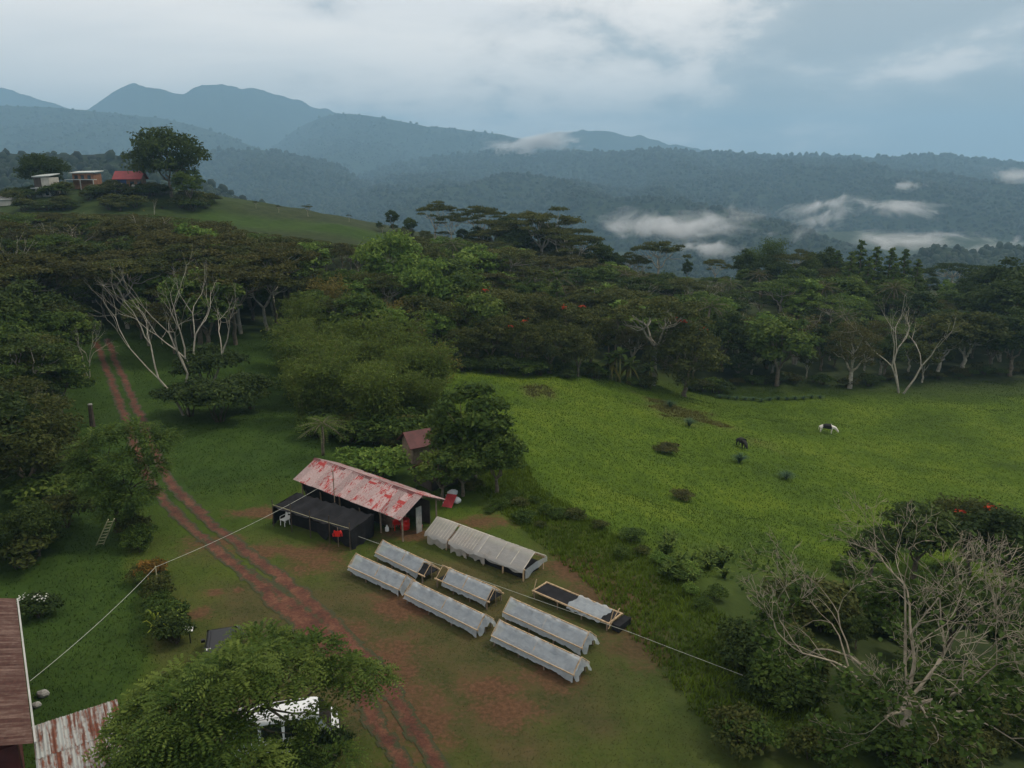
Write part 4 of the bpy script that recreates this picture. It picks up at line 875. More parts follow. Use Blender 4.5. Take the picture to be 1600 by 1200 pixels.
def yard_bits():
    p = hit(634, 828); e = thing('red_drum', 'red plastic drum standing at the shed end', 'drum', p); MB().lathe([(.26, 0), (.29, .04), (.29, .28), (.305, .30), (.305, .34), (.29, .36), (.29, .62), (.305, .64), (.29, .70), (.25, .74)], 16).build('barrel', M['red_plastic'], e, True); MB().lathe([(.25, .74), (.25, .77), (.06, .78)], 16).build('lid', M['red_paint'], e)
    p = hit(657, 828); e = thing('bucket', 'small red bucket on the bare earth by the shed', 'bucket', p); MB().lathe([(.12, 0), (.16, .28), (.17, .29), (.15, .28), (.11, .02)], 14).build('pail', M['red_plastic'], e, True); MB().tube([(.16*math.cos(a), 0, .28+.14*math.sin(a)) for a in np.linspace(0, math.pi, 8)], .008, 4).build('handle', M['chrome'], e)
    p = hit(605, 831); e = thing('jug', 'white plastic jug standing before the shed', 'jug', p); MB().lathe([(.12, 0), (.14, .03), (.14, .26), (.06, .34), (.05, .40)], 14).build('body', M['white_plastic'], e, True); MB().lathe([(.055, .40), (.055, .44)], 10).build('cap', M['white_paint'], e)
    p = hit(531, 846); e = thing('jacket', 'red jacket hung on a pole of the net shelter', 'jacket', Vector((p.x+.1, p.y-.9, 0)))
    MB().tube([(0, .06, -.2), (0, .06, 1.4)], .03, 5).build('stake', M['wood_old'], e)
    rows = [[(x*(1+.1*math.sin(k*2)), -.10*math.cos(x*5)+.02*math.sin(x*20+k), 1.25-.14*k) for x in np.linspace(-.20, .20, 9)] for k in range(4)]; j = MB().grid(rows); j.tube([(-.18, -.02, 1.22), (-.30, -.04, 1.0), (-.27, -.04, .82)], [.07, .06, .05], 6).tube([(.18, -.02, 1.22), (.28, -.04, 1.02), (.30, -.04, .84)], [.07, .06, .05], 6); j.build('cloth', M['red_plastic'], e, True)
    a, b = at(156, 852, 0), at(174, 811, 2.4); a.z = gz(a.x, a.y); e = thing('ladder', 'bamboo ladder leaning against the layered tree', 'ladder', a); d = Vector(b)-a; s = Vector((.2, .08, 0))
    for sg in (-1, 1): MB().tube([s*sg, d+s*sg*.8], .035, 6).build('rail', M['bamboo_pole'], e)
    for i in range(8): f = .06+.12*i; MB().tube([d*f-s*1.05, d*f+s*1.05], .025, 5).build('rung', M['bamboo_pole'], e)
    p = hit(298, 1006); e = thing('solar_lamp', 'small white solar lamp on a post beside the black car', 'lamp', p); MB().tube([(0, 0, -.2), (0, 0, .8)], .03, 6).build('post', M['black_paint'], e); s = MB().box(-.2, .2, -.14, .14, -.015, .015).build('panel', M['white_paint'], e); s.location = (0, 0, .84); s.rotation_euler = (.5, .2, .3); q = MB().box(-.14, .14, -.09, .09, .016, .02).build('cell', M['stone'], s)
    def cable(label, pts, r, sag, mat='rope', name='cable'):
        mb = MB(); P = []
        for a, b in zip(pts[:-1], pts[1:]):
            for i in range(13): f = i/12; q = Vector(a)*(1-f)+Vector(b)*f; q.z -= sag*4*f*(1-f)*(Vector(b)-Vector(a)).length*.05; P.append(q)
        mb.tube(P, r, 5); o = mb.build(name, M[mat]); tag(o, label, 'cable')
    hp = at(243, 886, 2.0)
    cable('pale cable running from the rusty roof over the hedge to the shed', [at(47, 1064, 2.7), hp, at(497, 763, 1.95)], .012, .35)
    MB().tube([(hp.x, hp.y, -.2), (hp.x, hp.y, 2.05)], .035, 6).build('cable_post', M['bamboo_pole'])
    tag(bpy.data.objects['cable_post'], 'thin post carrying the pale cable at the hedge', 'post')
    cable('thin cord stretched low beside the drying beds', [at(560, 838, 1.5), at(690, 884, .9), at(985, 988, .5), at(1190, 1066, .2)], .010, .05)
    p = at(523, 776, 1.9); MB().tube([(p.x, p.y-.1, -.2), (p.x, p.y-.1, 3.9)], .035, 6).build('wooden_pole', M['wood_old']); tag(bpy.data.objects['wooden_pole'], 'slim wooden pole rising above the shed roof', 'pole')
    p = hit(145, 668); e = thing('fence_post', 'old dark post with pale top beside the track', 'post', p); MB().tube([(0, 0, -.3), (.05, 0, 2.2)], [.28, .2], 8).build('trunk', M['bark_dark'], e); MB().lathe([(.22, 0), (.2, .08), (.05, .12)], 8, (.05, 0, 2.2)).build('cap', M['stone'], e)
yard_bits()
def car(name, label, loc, heading, paint, van):
    """body lofted from side outline, windows, wheels, lamps; X forward"""
    e = thing(name, label, 'van' if van else 'car', (loc[0], loc[1], gz(loc[0], loc[1])), heading); Ht = 1.85 if van else 1.72; hw = .85
    low = [(-2.15, .35), (-2.2, .75), (-2.12, .98), (2.0 if van else .95, .98), (2.05, .86 if not van else .9), (2.2, .6), (2.15, .33)]
    def loft(prof, hw_, bev, nm, m):
        mb = MB(); n = len(prof); S = [(-1, -hw_+0, .96), (0, -hw_+bev, 1.0), (0, hw_-bev, 1.0), (1, hw_, .96)]; cx = sum(p[0] for p in prof)/n; cz = sum(p[1] for p in prof)/n
        vs = [(cx+(x-cx)*sc, y, cz+(z-cz)*sc) for _, y, sc in S for x, z in prof]; fs = [(k*n+i, k*n+(i+1) % n, (k+1)*n+(i+1) % n, (k+1)*n+i) for k in range(3) for i in range(n)]+[tuple(range(n)), tuple(range(4*n-1, 3*n-1, -1))]
        return mb.add(vs, fs).build(nm, M[m], e)
    loft(low, hw, .06, 'body', paint)
    cab = [(-2.1, .97), (-1.95, Ht-.06), (-1.75, Ht), (.55 if not van else 1.1, Ht), (.75 if not van else 1.35, Ht-.05), (1.35 if not van else 1.95, .97)]
    mb = MB(); V = []
    for x, z in cab: k = (z-.97)/(Ht-.97); V += [(x, -(hw-.02-.20*k), z), (x, hw-.02-.20*k, z)]
    mb.add(V, [(2*i, 2*i+1, 2*i+3, 2*i+2) for i in range(5)]+[(0, 2, 4, 6, 8, 10), (11, 9, 7, 5, 3, 1)]); cb_ = mb.build('cabin', M[paint], e, True); bv = cb_.modifiers.new('bevel', 'BEVEL'); bv.width = .2; bv.segments = 3; bv.limit_method = 'NONE'
    def side_pane(x0, x1):
        for s in (-1, 1):
            y = lambda z: s*(hw-.02-.20*(z-.97)/(Ht-.97)+.006); z0, z1 = 1.05, Ht-.16; MB().add([(x0, y(z0), z0), (x1, y(z0), z0), (x1-.06, y(z1), z1), (x0+.04, y(z1), z1)], [(0, 1, 2, 3)]).build('window', M['glass'], e)
    side_pane(-1.9, -1.05); side_pane(-.98, -.1); side_pane(-.03, .85 if not van else 1.3)
    (xa, za), (xb, zb) = cab[4], cab[5]; f = lambda t, s, o_=.012: (xa+(xb-xa)*t+o_, s*(hw-.16+.10*t), za+(zb-za)*t+o_)
    MB().add([f(.1, -1), f(.1, 1), f(.9, 1), f(.9, -1)], [(0, 1, 2, 3)]).build('windscreen', M['glass'], e)
    MB().add([(-2.01, -.52, Ht-.24), (-2.01, .52, Ht-.24), (-2.11, .66, 1.06), (-2.11, -.66, 1.06)], [(0, 1, 2, 3)]).build('rear_window', M['glass'], e)
    for x in (-1.35, 1.35):
        for s in (-1, 1):
            w = MB(); w.lathe([(.20, -.1), (.32, -.1), (.34, -.06), (.34, .06), (.32, .1), (.20, .1)], 18); wo = w.build('wheel', M['tyre'], e); wo.location = (x, s*(hw-.08), .34); wo.rotation_euler = (math.pi/2, 0, 0); MB().lathe([(.19, -.09), (.2, -.08), (.2, .105), (.06, .108)], 12).build('rim', M['chrome'], wo)
    for s in (-1, 1):
        MB().box(2.06, 2.20, s*.6-.14, s*.6+.14, .62, .78).build('headlight', M['chrome'], e); MB().box(-2.2, -2.12, s*.72-.09, s*.72+.09, .8, 1.0).build('tail_light', M['lamp_red'], e); MB().box(.72, .86, s*(hw+.09)-.09, s*(hw+.09)+.09, 1.0, 1.14).build('mirror', M[paint], e)
        MB().box(-1.5, .5, s*.5-.02, s*.5+.02, Ht-.005, Ht+.04).build('roof_rail', M['chrome' if van else 'black_paint'], e)
    MB().box(-2.26, -2.16, -.8, .8, .38, .56).build('bumper', M['tyre'], e); MB().box(2.14, 2.26, -.8, .8, .36, .54).build('bumper', M['tyre'], e)
    if not van: MB().box(-1.2, -1.05, .4, .62, Ht+.002, Ht+.012).build('sticker', M['white_paint'], e)
c1 = at(345, 975, 1.72); car('parked_car', 'black car parked on the grass behind the feathery tree', (c1.x+.35, c1.y-1.0), math.atan2(-4.0, 1.2)+math.pi, 'black_paint', False)
c2 = at(445, 1112, 1.7); car('parked_van', 'white van half hidden under the feathery tree', (c2.x, c2.y), math.radians(14), 'white_car', True)

# rusty roofed house at the lower left
def rusty_house():
    a, b = at(20, 937, 3.0), at(43, 1140, 3.0); a.z = b.z = 0; d = b-a; L = d.length; dn = d.normalized(); up = Vector((dn.y, -dn.x, 0)); up = up if up.x < 0 else -up   # towards the ridge
    e = local_thing('house', 'house with dark rusty corrugated roof and white gutter beside the lawn', 'house', a, d)
    sgn = 1 if (Matrix.Rotation(-math.atan2(d.y, d.x), 3, 'Z') @ up).y > 0 else -1; W = 4.2; n = int(L/.78)+1
    me = corrugated(.84, W*1.12, 5, .085, 'roof_sheet', M['rust_dark'])
    for i in range(n+1):
        s = put('roof_sheet', me, e); s.matrix_local = frame_matrix((i*.78 if sgn > 0 else i*.78+.84, -.12*sgn, 2.98+.012*(i % 2)), (sgn, 0, 0), (0, sgn*W, 1.5))
    MB().box(-.1, L+.9, -.2*sgn-.035, -.2*sgn+.035, 2.88, 2.97).build('gutter', M['grey_roof'], e)
    MB().box(.2, L+.6, min(.4*sgn, W*sgn), max(.4*sgn, W*sgn), -.3, 2.9).build('wall', M['maroon'], e)
    for i in range(4): MB().box(1.2+2.3*i, 2.2+2.3*i, .4*sgn-.03*sgn-.02, .4*sgn-.03*sgn+.02, 1.0, 2.1).build('window', M['glass'], e)
    # lean-to with lighter rusty sheets
    p, q = at(50, 1138, 2.7), at(168, 1100, 2.7); p.z = q.z = 0; d2 = q-p; e2 = local_thing('lean_to', 'lean-to roof of pale rust-streaked sheets below the dark roof', 'roof', p, d2); n2 = int(d2.length/.5)+1
    me2 = corrugated(.56, 1.75, 4, .06, 'roof_sheet', M['rust_light'])
    for i in range(n2):
        for r in range(4):
            s = put('roof_sheet', me2, e2); s.matrix_local = frame_matrix((i*.5+.56, -r*1.6, 2.72-r*.30+.03-.03*(r % 2)*0+.012*(i % 2)-.022*r), (-1, 0, 0), (0, -1.75, -.33))
    MB().box(-.05, n2*.5+.06, .01, .07, 2.64, 2.73).build('edge_board', M['grey_roof'], e2)
    for i in range(4): MB().tube([(.3+i*(n2*.5-.6)/3, -.2, -.3), (.3+i*(n2*.5-.6)/3, -.2, 2.66)], .05, 6).build('post', M['wood_old'], e2)
    MB().box(.2, n2*.5-.2, -5.6, -.4, -.3, 1.45).build('wall', M['wall_dark'], e2)
rusty_house()

# ---------------------------------------------------------------- houses on the hilltop
def hilltop():
    def base(px, py, Y): p = aty(px, py, Y); return Vector((p.x, p.y, gz(p.x, p.y)))
    def win(L, xs, z0, z1, m='glass'): return [(x, x+w, -.04, -.0, z0, z1, m, 'window') for x, w in xs]
    b = base(182, 296, 196); zt = aty(200, 278, 196).z-b.z; gable('hilltop_house', 'hilltop house with red roof and blue and brick walls', 'house', b, (1, .12), 5.6, 4.6, max(2.6, zt), max(2.6, zt)+1.5, 'red_roof', 'brick_wall', .6, parts=[(0, 2.5, -.06, -.002, 1.0, max(2.6, zt)-.1, 'blue_wall', 'blue_panel')]+win(8, [(3.3, .9), (5.0, .9)], 1.2, 2.3)+[(.6, 1.0, -3.0, -2.6, -.4, 2.0, 'cream_wall', 'pillar'), (2.0, 2.4, -3.0, -2.6, -.4, 2.0, 'cream_wall', 'pillar'), (4.6, 5.2, -3.0, -2.6, -.4, 1.6, 'cream_wall', 'pillar')])
    b = base(116, 298, 200); z2 = aty(130, 271, 200).z-b.z; e = gable('hilltop_house', 'brick-coloured hilltop house with two white flat roofs', 'house', b, (1, .05), 5.0, 4.5, max(3.6, z2), .5, 'white_roof', 'brick_wall', .5, flat=True, parts=win(8.6, [(.5, .8), (2.0, .8), (3.6, .8)], max(3.6, z2)-1.4, max(3.6, z2)-.4)+[(-1.2, 5.8, -1.6, -.05, max(3.6, z2)*.58, max(3.6, z2)*.58+.16, 'white_roof', 'porch_roof')])
    for x in (-1.1, 2.4, 5.5): MB().box(x, x+.18, -1.7, -1.52, -.4, max(3.6, z2)*.58).build('post', M['cream_wall'], e)
    b = base(56, 303, 192); z3 = aty(70, 277, 192).z-b.z; gable('hilltop_house', 'white two-storey hilltop house with dark upper corner', 'house', b, (1, -.1), 3.8, 3.6, max(3.2, z3), .7, 'white_roof', 'cream_wall', .3, flat=True, parts=[(0, 1.8, -.05, -.002, max(3.2, z3)*.52, max(3.2, z3)-.1, 'wall_dark', 'dark_panel'), (.6, 1.5, -.05, -.002, .5, 1.4, 'glass', 'window'), (2.5, 3.3, -.05, -.002, .5, 1.4, 'glass', 'window'), (-.3, 4.4, -1.2, -.06, max(3.2, z3)*.45, max(3.2, z3)*.45+.15, 'white_roof', 'porch_roof')])
    b = base(-4, 312, 186); gable('hilltop_house', 'low grey-roofed house at the foot of the hilltop garden', 'house', b, (1, 0), 3.0, 4.0, 1.5, 2.1, 'grey_roof', 'cream_wall', .4)
hilltop()

# ---------------------------------------------------------------- cattle
def cow(label, px, py, heading, dark_only, s=1.0):
    p = hit(px, py); V = [(-.75, 0, 1.18), (-.35, 0, 1.15), (.1, 0, 1.13), (.5, 0, 1.17), (.85, 0, 1.10), (1.10, 0, .85), (1.30, 0, .50), (1.42, 0, .30)]; Rd = [.29, .38, .41, .36, .23, .17, .15, .09]; E_ = [(i, i+1) for i in range(7)]
    def leg(root, pts, rs):
        b = root
        for q, r in zip(pts, rs): V.append(q); Rd.append(r); E_.append((b, len(V)-1)); b = len(V)-1
    for sy in (-1, 1):
        leg(0, [(-.78, .17*sy, .85), (-.70, .18*sy, .62), (-.86, .18*sy, .40), (-.80, .18*sy, .06)], [.16, .11, .065, .06])
        leg(3, [(.52, .17*sy, .78), (.54, .17*sy, .42), (.52, .17*sy, .06)], [.13, .075, .06]); leg(5, [(1.10, .12*sy, .95), (1.06, .24*sy, .94)], [.05, .03])
    leg(0, [(-1.02, 0, 1.10), (-1.06, 0, .75), (-1.05, 0, .5)], [.05, .03, .05])
    me = bpy.data.meshes.new('cow'); me.from_pydata(V, E_, []); m, nt, out = mat_new('cow_hide'); t = NT(nt); o_ = t.obj(); n = t.noise(o_, 1.6, 3, .5)
    if dark_only: c = t.ramp(n, [(.3, (.010, .009, .008)), (.7, (.022, .018, .015))])
    else:
        sx = t.N.new('ShaderNodeSeparateXYZ'); t.L.new(o_, sx.inputs[0]); k = t.math('ADD', t.math('ABSOLUTE', t.math('ADD', sx.outputs[0], .05)), t.math('MULTIPLY_ADD', n, .5, -.25)); low = t.step(sx.outputs[2], .75, .55)
        c = t.mix(t.math('MAXIMUM', t.step(k, .52, .58), low), (.014, .012, .011), (.66, .62, .56))
    t.L.new(t.bsdf(c, .8, .2), out.inputs[0]); me.materials.append(m)
    o = put('cow', me, None, p, heading); o.scale = (s, s*1.12, s*.86); sk = o.modifiers.new('skin', 'SKIN'); sk.use_smooth_shade = True
    for d_, r in zip(me.skin_vertices[0].data if me.skin_vertices else [], Rd): d_.radius = (r, r)
    if not me.skin_vertices:
        pass
    su = o.modifiers.new('sub', 'SUBSURF'); su.levels = su.render_levels = 2; tag(o, label, 'cow'); return o, Rd
def skin_cow(*a):
    o, Rd = cow(*a); dg = None
    if not o.data.skin_vertices:
        bpy.context.view_layer.objects.active = o; o.select_set(True); bpy.ops.mesh.customdata_skin_add(); o.select_set(False)
    for i, (d_, r) in enumerate(zip(o.data.skin_vertices[0].data, Rd)): d_.radius = (r, r); d_.use_root = (i == 2)
skin_cow('black and white cow grazing in the pasture', 1292, 677, -2.55+math.pi*0+2.2, False)
skin_cow('black cow grazing lower in the pasture', 1158, 699, -1.3, True, .9)

# ---------------------------------------------------------------- trees one can pick out
top('broad_dark', 256, 203, 197, 'huge dark round tree beside the red-roofed hilltop house', wide=1.0, var=0)
top('broad_dark', 62, 242, 200, 'dark round tree behind the white hilltop house', wide=1.1)
top('round_green', 292, 262, 192, 'smaller green tree under the huge hilltop tree', wide=1.1)
top('sparse', 238, 308, 182, 'thin pale-stemmed tree on the slope below the hilltop houses', wide=.6)
g1 = 'umbrella trees on the skyline ridge'
for px, py, Y, k, w in [(680,312,205,'umbrella_olive',1.0),(748,317,205,'umbrella_olive',1.0),(850,320,192,'umbrella_olive',1.15),(826,334,196,'umbrella_olive',1.0),(902,356,182,'umbrella_olive',1.0),(1030,372,186,'umbrella_olive',1.05),(705,330,200,'umbrella_olive',.9),(772,335,198,'umbrella_olive',.9),(880,345,188,'umbrella_olive',1.0),(1000,398,186,'umbrella_olive',.8),(986,392,190,'umbrella_olive',.9),
                        (1120,402,196,'umbrella_olive',.9),(1242,390,196,'umbrella_olive',1.1),(1262,388,205,'umbrella_olive',1.0),(1490,408,205,'umbrella_dark',1.3),(1440,415,210,'umbrella_dark',1.1),(1545,412,200,'umbrella_dark',1.3),(480,319,204,'umbrella_olive',1.0),(435,323,206,'umbrella_olive',.9),(400,325,206,'umbrella_olive',.8),(545,338,206,'umbrella_olive',.7)]:
    top(k, px, py, Y, 'flat-topped umbrella tree with pale forked trunk on the skyline ridge', g1, w)
g2 = 'dark rounded trees on the skyline ridge'
for px, py, Y, w in [(612,326,203,.8),(640,338,200,.9),(592,345,200,.8),(790,332,202,.9),(812,350,190,.9),(865,345,196,1.0),(935,372,184,.9),(955,388,184,.9),(722,355,206,.9),(1075,404,202,.6),(1170,388,198,1.0),(1295,384,200,1.0),(1270,400,192,.9),(1195,400,190,1.0),(1225,405,188,1.0),(1580,402,172,1.3),(1530,425,176,1.2),(1600,425,160,1.2),(1560,440,165,1.2)]:
    top('round_dark', px, py, Y, 'dark rounded tree among the umbrella trees on the skyline ridge', g2, w)
for i in range(34):
    px = R.uniform(585, 1010); sk_ = np.interp(px, [585, 650, 760, 860, 940, 1010], [338, 345, 345, 350, 385, 425]); top(R.choice(['round_dark', 'round_olive', 'dense_olive', 'umbrella_olive']), px, sk_+R.uniform(6, 40), R.uniform(186, 208), 'lower leafy tree filling the skyline ridge between the taller ones', 'lower trees on the skyline ridge', R.uniform(1.1, 1.5))
g3 = 'pointed trees on the skyline'
for px, py, Y in [(1347,374,190),(1372,384,188),(1395,386,190),(1416,388,186),(1332,392,186),(1436,404,186),(1310,390,194),(1360,400,182),(1400,410,182)]:
    top('cone_green', px, py, Y, 'tall pointed dark green tree in the cluster on the skyline', g3, 1.15)
top('bamboo_green', 1212, 348, 200, 'feathery bamboo rising highest above the skyline trees', wide=.8)
top('bamboo_green', 1178, 368, 198, 'drooping bamboo beside the tallest skyline bamboo', wide=.8)
top('round_bright', 1485, 436, 186, 'yellow-green rounded tree below the skyline', wide=.9)
# edge of the pasture
top('bare', 1427, 458, 127, 'pale leafless tree with fanned limbs at the pasture edge', wide=1.0, var=0)
top('umbrella_olive', 1026, 456, 118, 'umbrella tree with tall pale trunk at the pasture edge', wide=1.1, var=1)
top('round_green', 1224, 488, 128, 'rounded bright green tree at the pasture edge beside the brown tree', wide=1.2)
top('round_brown', 1340, 498, 128, 'reddish brown feathery tree with pale trunk at the pasture edge', wide=1.3)
top('tulip_olive', 1078, 500, 116, 'dark tree dotted with red flowers jutting into the pasture', wide=1.2)
top('palm_olive', 962, 492, 124, 'palm with drooping fronds behind the banana plants', wide=1.2); top('palm_green', 1104, 464, 136, 'palm standing among the trees behind the red-flowered tree', wide=1.2)
for px, py, Y in [(958,540,113),(975,552,114),(1008,562,115),(990,556,117)]: top('banana', px, py, Y, 'banana clump with dry hanging leaves at the pasture edge', 'banana clumps at the pasture edge')
g4 = 'dense trees beside the bamboo'
for px, py, Y, w in [(705,470,112,1.1),(745,447,118,1.2),(790,452,116,1.2),(838,456,118,1.2),(884,466,118,1.2),(925,478,120,1.1),(765,490,108,1.1),(812,495,108,1.1),(860,500,109,1.1),(905,508,111,1.0),(722,510,106,1.0)]:
    fl = px in (745, 884, 812)
    top('tulip_olive' if fl else 'dense_olive', px, py, Y, 'dense dark tree with red blossoms at the pasture edge beside the bamboo' if fl else 'dense dark tree without blossoms at the pasture edge beside the bamboo', g4+(' in bloom' if fl else ''), w)
g5 = 'dark trees along the far pasture edge'
for px, py, Y, w in [(1480,490,140,1.2),(1520,478,142,1.3),(1560,485,144,1.2),(1595,480,142,1.2),(1390,520,134,1.0),(1290,505,138,1.0),(1180,520,134,1.0),(1150,505,140,1.0),(1450,530,134,.9),(1265,540,132,.8)]:
    top('round_dark' if R.random() < .6 else 'round_olive', px, py, Y, 'dark bushy tree along the far pasture edge near the leafless tree', g5, w)
# around the shed and the left of the yard
top('broad_bright', 612, 360, 132, 'tall light green tree with large leaves above the bamboo', wide=1.0, var=0)
top('broad_bright', 660, 405, 124, 'lower light green tree beside the tall one', wide=.9)
top('round_bright', 575, 420, 128, 'light yellow-green leafy tree next to the tall large-leaved one', wide=1.1)
top('bamboo_bamboo', 615, 452, 90, 'large feathery bamboo clump behind the shed', wide=1.0, var=1)
top('bamboo_bamboo', 530, 468, 92, 'wide olive bamboo clump beside the largest clump', wide=1.0, var=0)
top('bamboo_bamboo', 470, 440, 104, 'bamboo clump at the back beside the brown thicket', wide=.95, var=1)
top('bamboo_bamboo', 570, 540, 80, 'lower bamboo thicket directly behind the shed', wide=1.15, var=0)
top('bamboo_ochre', 665, 520, 86, 'yellowing bamboo clump at the pasture edge', wide=1.2); top('bamboo_ochre', 505, 410, 118, 'brown withered bamboo thicket under the hillside trees', wide=1.0)
top('bamboo_ochre', 452, 505, 100, 'yellow-tipped bush between bamboo and the pale leafless trees', wide=1.0)
top('bamboo_bamboo', 640, 590, 76, 'small bamboo thicket between shed and pasture', wide=1.2, var=0)
top('round_bright', 300, 418, 104, 'bright leafy tree behind the pale leafless trees', wide=1.3, var=0)
top('bare', 262, 385, 77, 'tall pale leafless tree with two stems beside the track', wide=1.0, rz=.4, var=1); top('bare', 300, 405, 85, 'second pale leafless tree leaning over the dark bush', wide=.9, rz=2.2, var=0)
top('bare', 128, 500, 88, 'grey forked leafless tree across the track from the pale ones', wide=.8, rz=1.2, var=0); top('bare', 30, 600, 62, 'grey twiggy leafless tree in the thick wood by the yard', wide=1.0, rz=4., var=1)
g6 = 'dark trees across the track'
for px, py, Y, w in [(20,440,92,1.2),(75,455,96,1.2),(120,470,104,1.0),(40,520,80,1.1),(95,540,84,1.0),(-20,500,76,1.2),(10,590,68,1.0),(75,600,72,.9),(-40,620,62,1.2),(150,500,112,1.0)]:
    top('round_dark' if R.random() < .6 else 'round_green', px, py, Y, 'dark leafy tree in the thick wood across the track', g6, w)
top('round_green', 690, 702, 55, 'leafy tree hanging over the dark-roofed hut', wide=1.3, var=2); top('round_green', 722, 690, 56, 'leafy tree between the huts and the pasture bank', wide=1.3, var=1)
top('round_green', 738, 598, 59, 'mango tree with long glossy leaves beside the pasture bank', wide=1.15, var=1); top('round_green', 700, 640, 60, 'lower leafy tree over the maroon hut', wide=1.0, var=0); top('round_green', 775, 670, 57, 'leafy bush tree on the pasture side of the mango', wide=1.1, var=2)
g7 = 'tall dark trees behind the branchy tree'
for px, py, Y, w in [(1445,785,52,1.3),(1530,775,54,1.3),(1590,800,50,1.3),(1370,830,51,1.2),(1320,890,48,1.1),(1620,900,46,1.2),(1490,880,48,1.1),(1290,935,42,1.1),(1390,900,42,1.2),(1500,905,41,1.2),(1585,930,39,1.2),(1235,985,40,1.0),(1430,965,38,1.1),(1340,985,38,1.0)]:
    top('tulip_olive' if px == 1530 else 'round_dark', px, py, Y, 'tree with rusty red blossoms behind the sparse branchy tree' if px == 1530 else 'dark dense tree behind the sparse branchy tree below the pasture', None if px == 1530 else g7, w)
top('broad_dark', 48, 790, 46, 'dark glossy bush tree beside the rusty roof', wide=.8, var=0); top('broad_dark', -30, 810, 44, 'dark bush tree at the yard corner behind the rusty roof', wide=.8)

# ---------------------------------------------------------------- fill the woods
def inside(px, py, poly):
    c = False; n = len(poly)
    for i in range(n):
        (x1, y1), (x2, y2) = poly[i], poly[i-1]
        if (y1 > py) != (y2 > py) and px < (x2-x1)*(py-y1)/(y2-y1)+x1: c = not c
    return c
def near_track(x, y, d): return np.min(np.hypot(TRKC[:, 0]-x, TRKC[:, 1]-y)) < d
TONE = {'olive': 'olive green', 'brown': 'brown-tinged', 'dark': 'dark green', 'green': 'mid green', 'bright': 'light green', 'sparse': 'half-bare', 'bamboo': 'olive', 'ochre': 'yellowed'}
def fill(poly, n, kinds, hr, cap, label, group, gap=3.2, wide=(1.0, 1.35), tries=4500):
    xs = [p[0] for p in poly]; ys = [p[1] for p in poly]; k = 0
    for _ in range(tries):
        if k >= n: break
        px, py = R.uniform(min(xs), max(xs)), R.uniform(min(ys), max(ys))
        if not inside(px, py, poly): continue
        p = hit(px, py)
        if p.y > 232 or near_track(p.x, p.y, 4.0) or any((p.x-a)**2+(p.y-b)**2 < (gap)**2 for a, b, c in PLACED): continue
        h = R.uniform(*hr); q = np.interp(px, *zip(*cap)); zc = aty(px, q, p.y).z
        h = min(h, zc-p.z)
        if h < 2.0: continue
        kd = R.choice(kinds); w = R.uniform(*wide)*(1.25 if h < 5 else 1.0)
        PLACED.append((p.x, p.y, h*.35)); lb = TONE[kd.split('_')[-1]]+' '+label[kd.split('_')[0]]
        plant(kd, p.x, p.y, h, lb, group+', '+TONE[kd.split('_')[-1]]+' '+NAMES[kd.split('_')[0]][0].replace('_', ' ')+'s', w); k += 1
    print(group, k)
CAPL = [(0,330),(120,332),(240,334),(330,344),(380,358),(450,368),(560,382),(700,410)]
fill([(-60,345),(120,335),(330,345),(380,372),(560,384),(640,410),(600,440),(470,470),(420,520),(330,560),(230,560),(140,545),(-60,560)], 260, ['umbrella_brown']*4+['umbrella_olive']*4+['umbrella_green']*2+['round_green','round_olive','umbrella_dark','round_bright','sparse','round_green'], (5, 12.5), CAPL,
     {'umbrella': 'flat-crowned umbrella tree in the brownish canopy below the hilltop houses', 'round': 'rounded tree in the brownish canopy below the hilltop houses', 'sparse': 'spindly tree in the brownish canopy below the hilltop houses'}, 'wood below the hilltop houses', 3.7, (.95, 1.35))
CAPM = [(600,372),(650,368),(760,372),(860,395),(960,405),(1000,420),(1060,432),(1130,432),(1180,410),(1290,405),(1430,420),(1480,450),(1600,440)]
fill([(600,385),(700,385),(860,432),(960,440),(960,560),(720,560),(650,460)], 80, ['umbrella_olive']*3+['round_bright','round_olive','umbrella_brown','round_green','sparse','umbrella_green','palm_green','cone_green','round_green'], (4, 11), CAPM,
     {'umbrella': 'umbrella tree on the slope between bamboo and skyline ridge', 'round': 'rounded tree on the slope between bamboo and skyline ridge', 'sparse': 'thin sparse tree on the slope between bamboo and skyline ridge', 'palm': 'palm on the slope between bamboo and skyline ridge', 'cone': 'pointed tree on the slope between bamboo and skyline ridge'}, 'wood on the middle slope', 3.0, (1.1, 1.5))
fill([(950,440),(1200,448),(1450,465),(1660,475),(1660,585),(1300,592),(1140,600),(960,575)], 170, ['round_dark','round_green','round_olive','umbrella_olive','umbrella_dark','umbrella_green','round_brown','sparse','palm_green','palm_olive','round_dark','round_green','round_green','round_bright','bamboo_bamboo','cone_green','round_bright'], (4, 11), CAPM,
     {'umbrella': 'umbrella tree in the mixed wood beyond the pasture', 'round': 'rounded tree in the mixed wood beyond the pasture', 'sparse': 'thin sparse tree in the mixed wood beyond the pasture', 'palm': 'palm in the mixed wood beyond the pasture', 'cone': 'pointed tree in the mixed wood beyond the pasture', 'bamboo': 'bamboo clump in the mixed wood beyond the pasture'}, 'wood beyond the pasture', 3.2, (1.1, 1.5))
fill([(-80,560),(132,566),(112,640),(70,700),(80,790),(-80,810)], 26, ['round_dark','dense_olive','round_green','round_dark','umbrella_dark'], (6, 9.5), [(-80,430),(160,470)],
     {'umbrella': 'umbrella tree in the thick wood between track and yard', 'round': 'leafy tree in the thick wood between track and yard', 'dense': 'bushy tree in the thick wood between track and yard'}, 'thick wood across the track', 3.2, (1.1, 1.4))
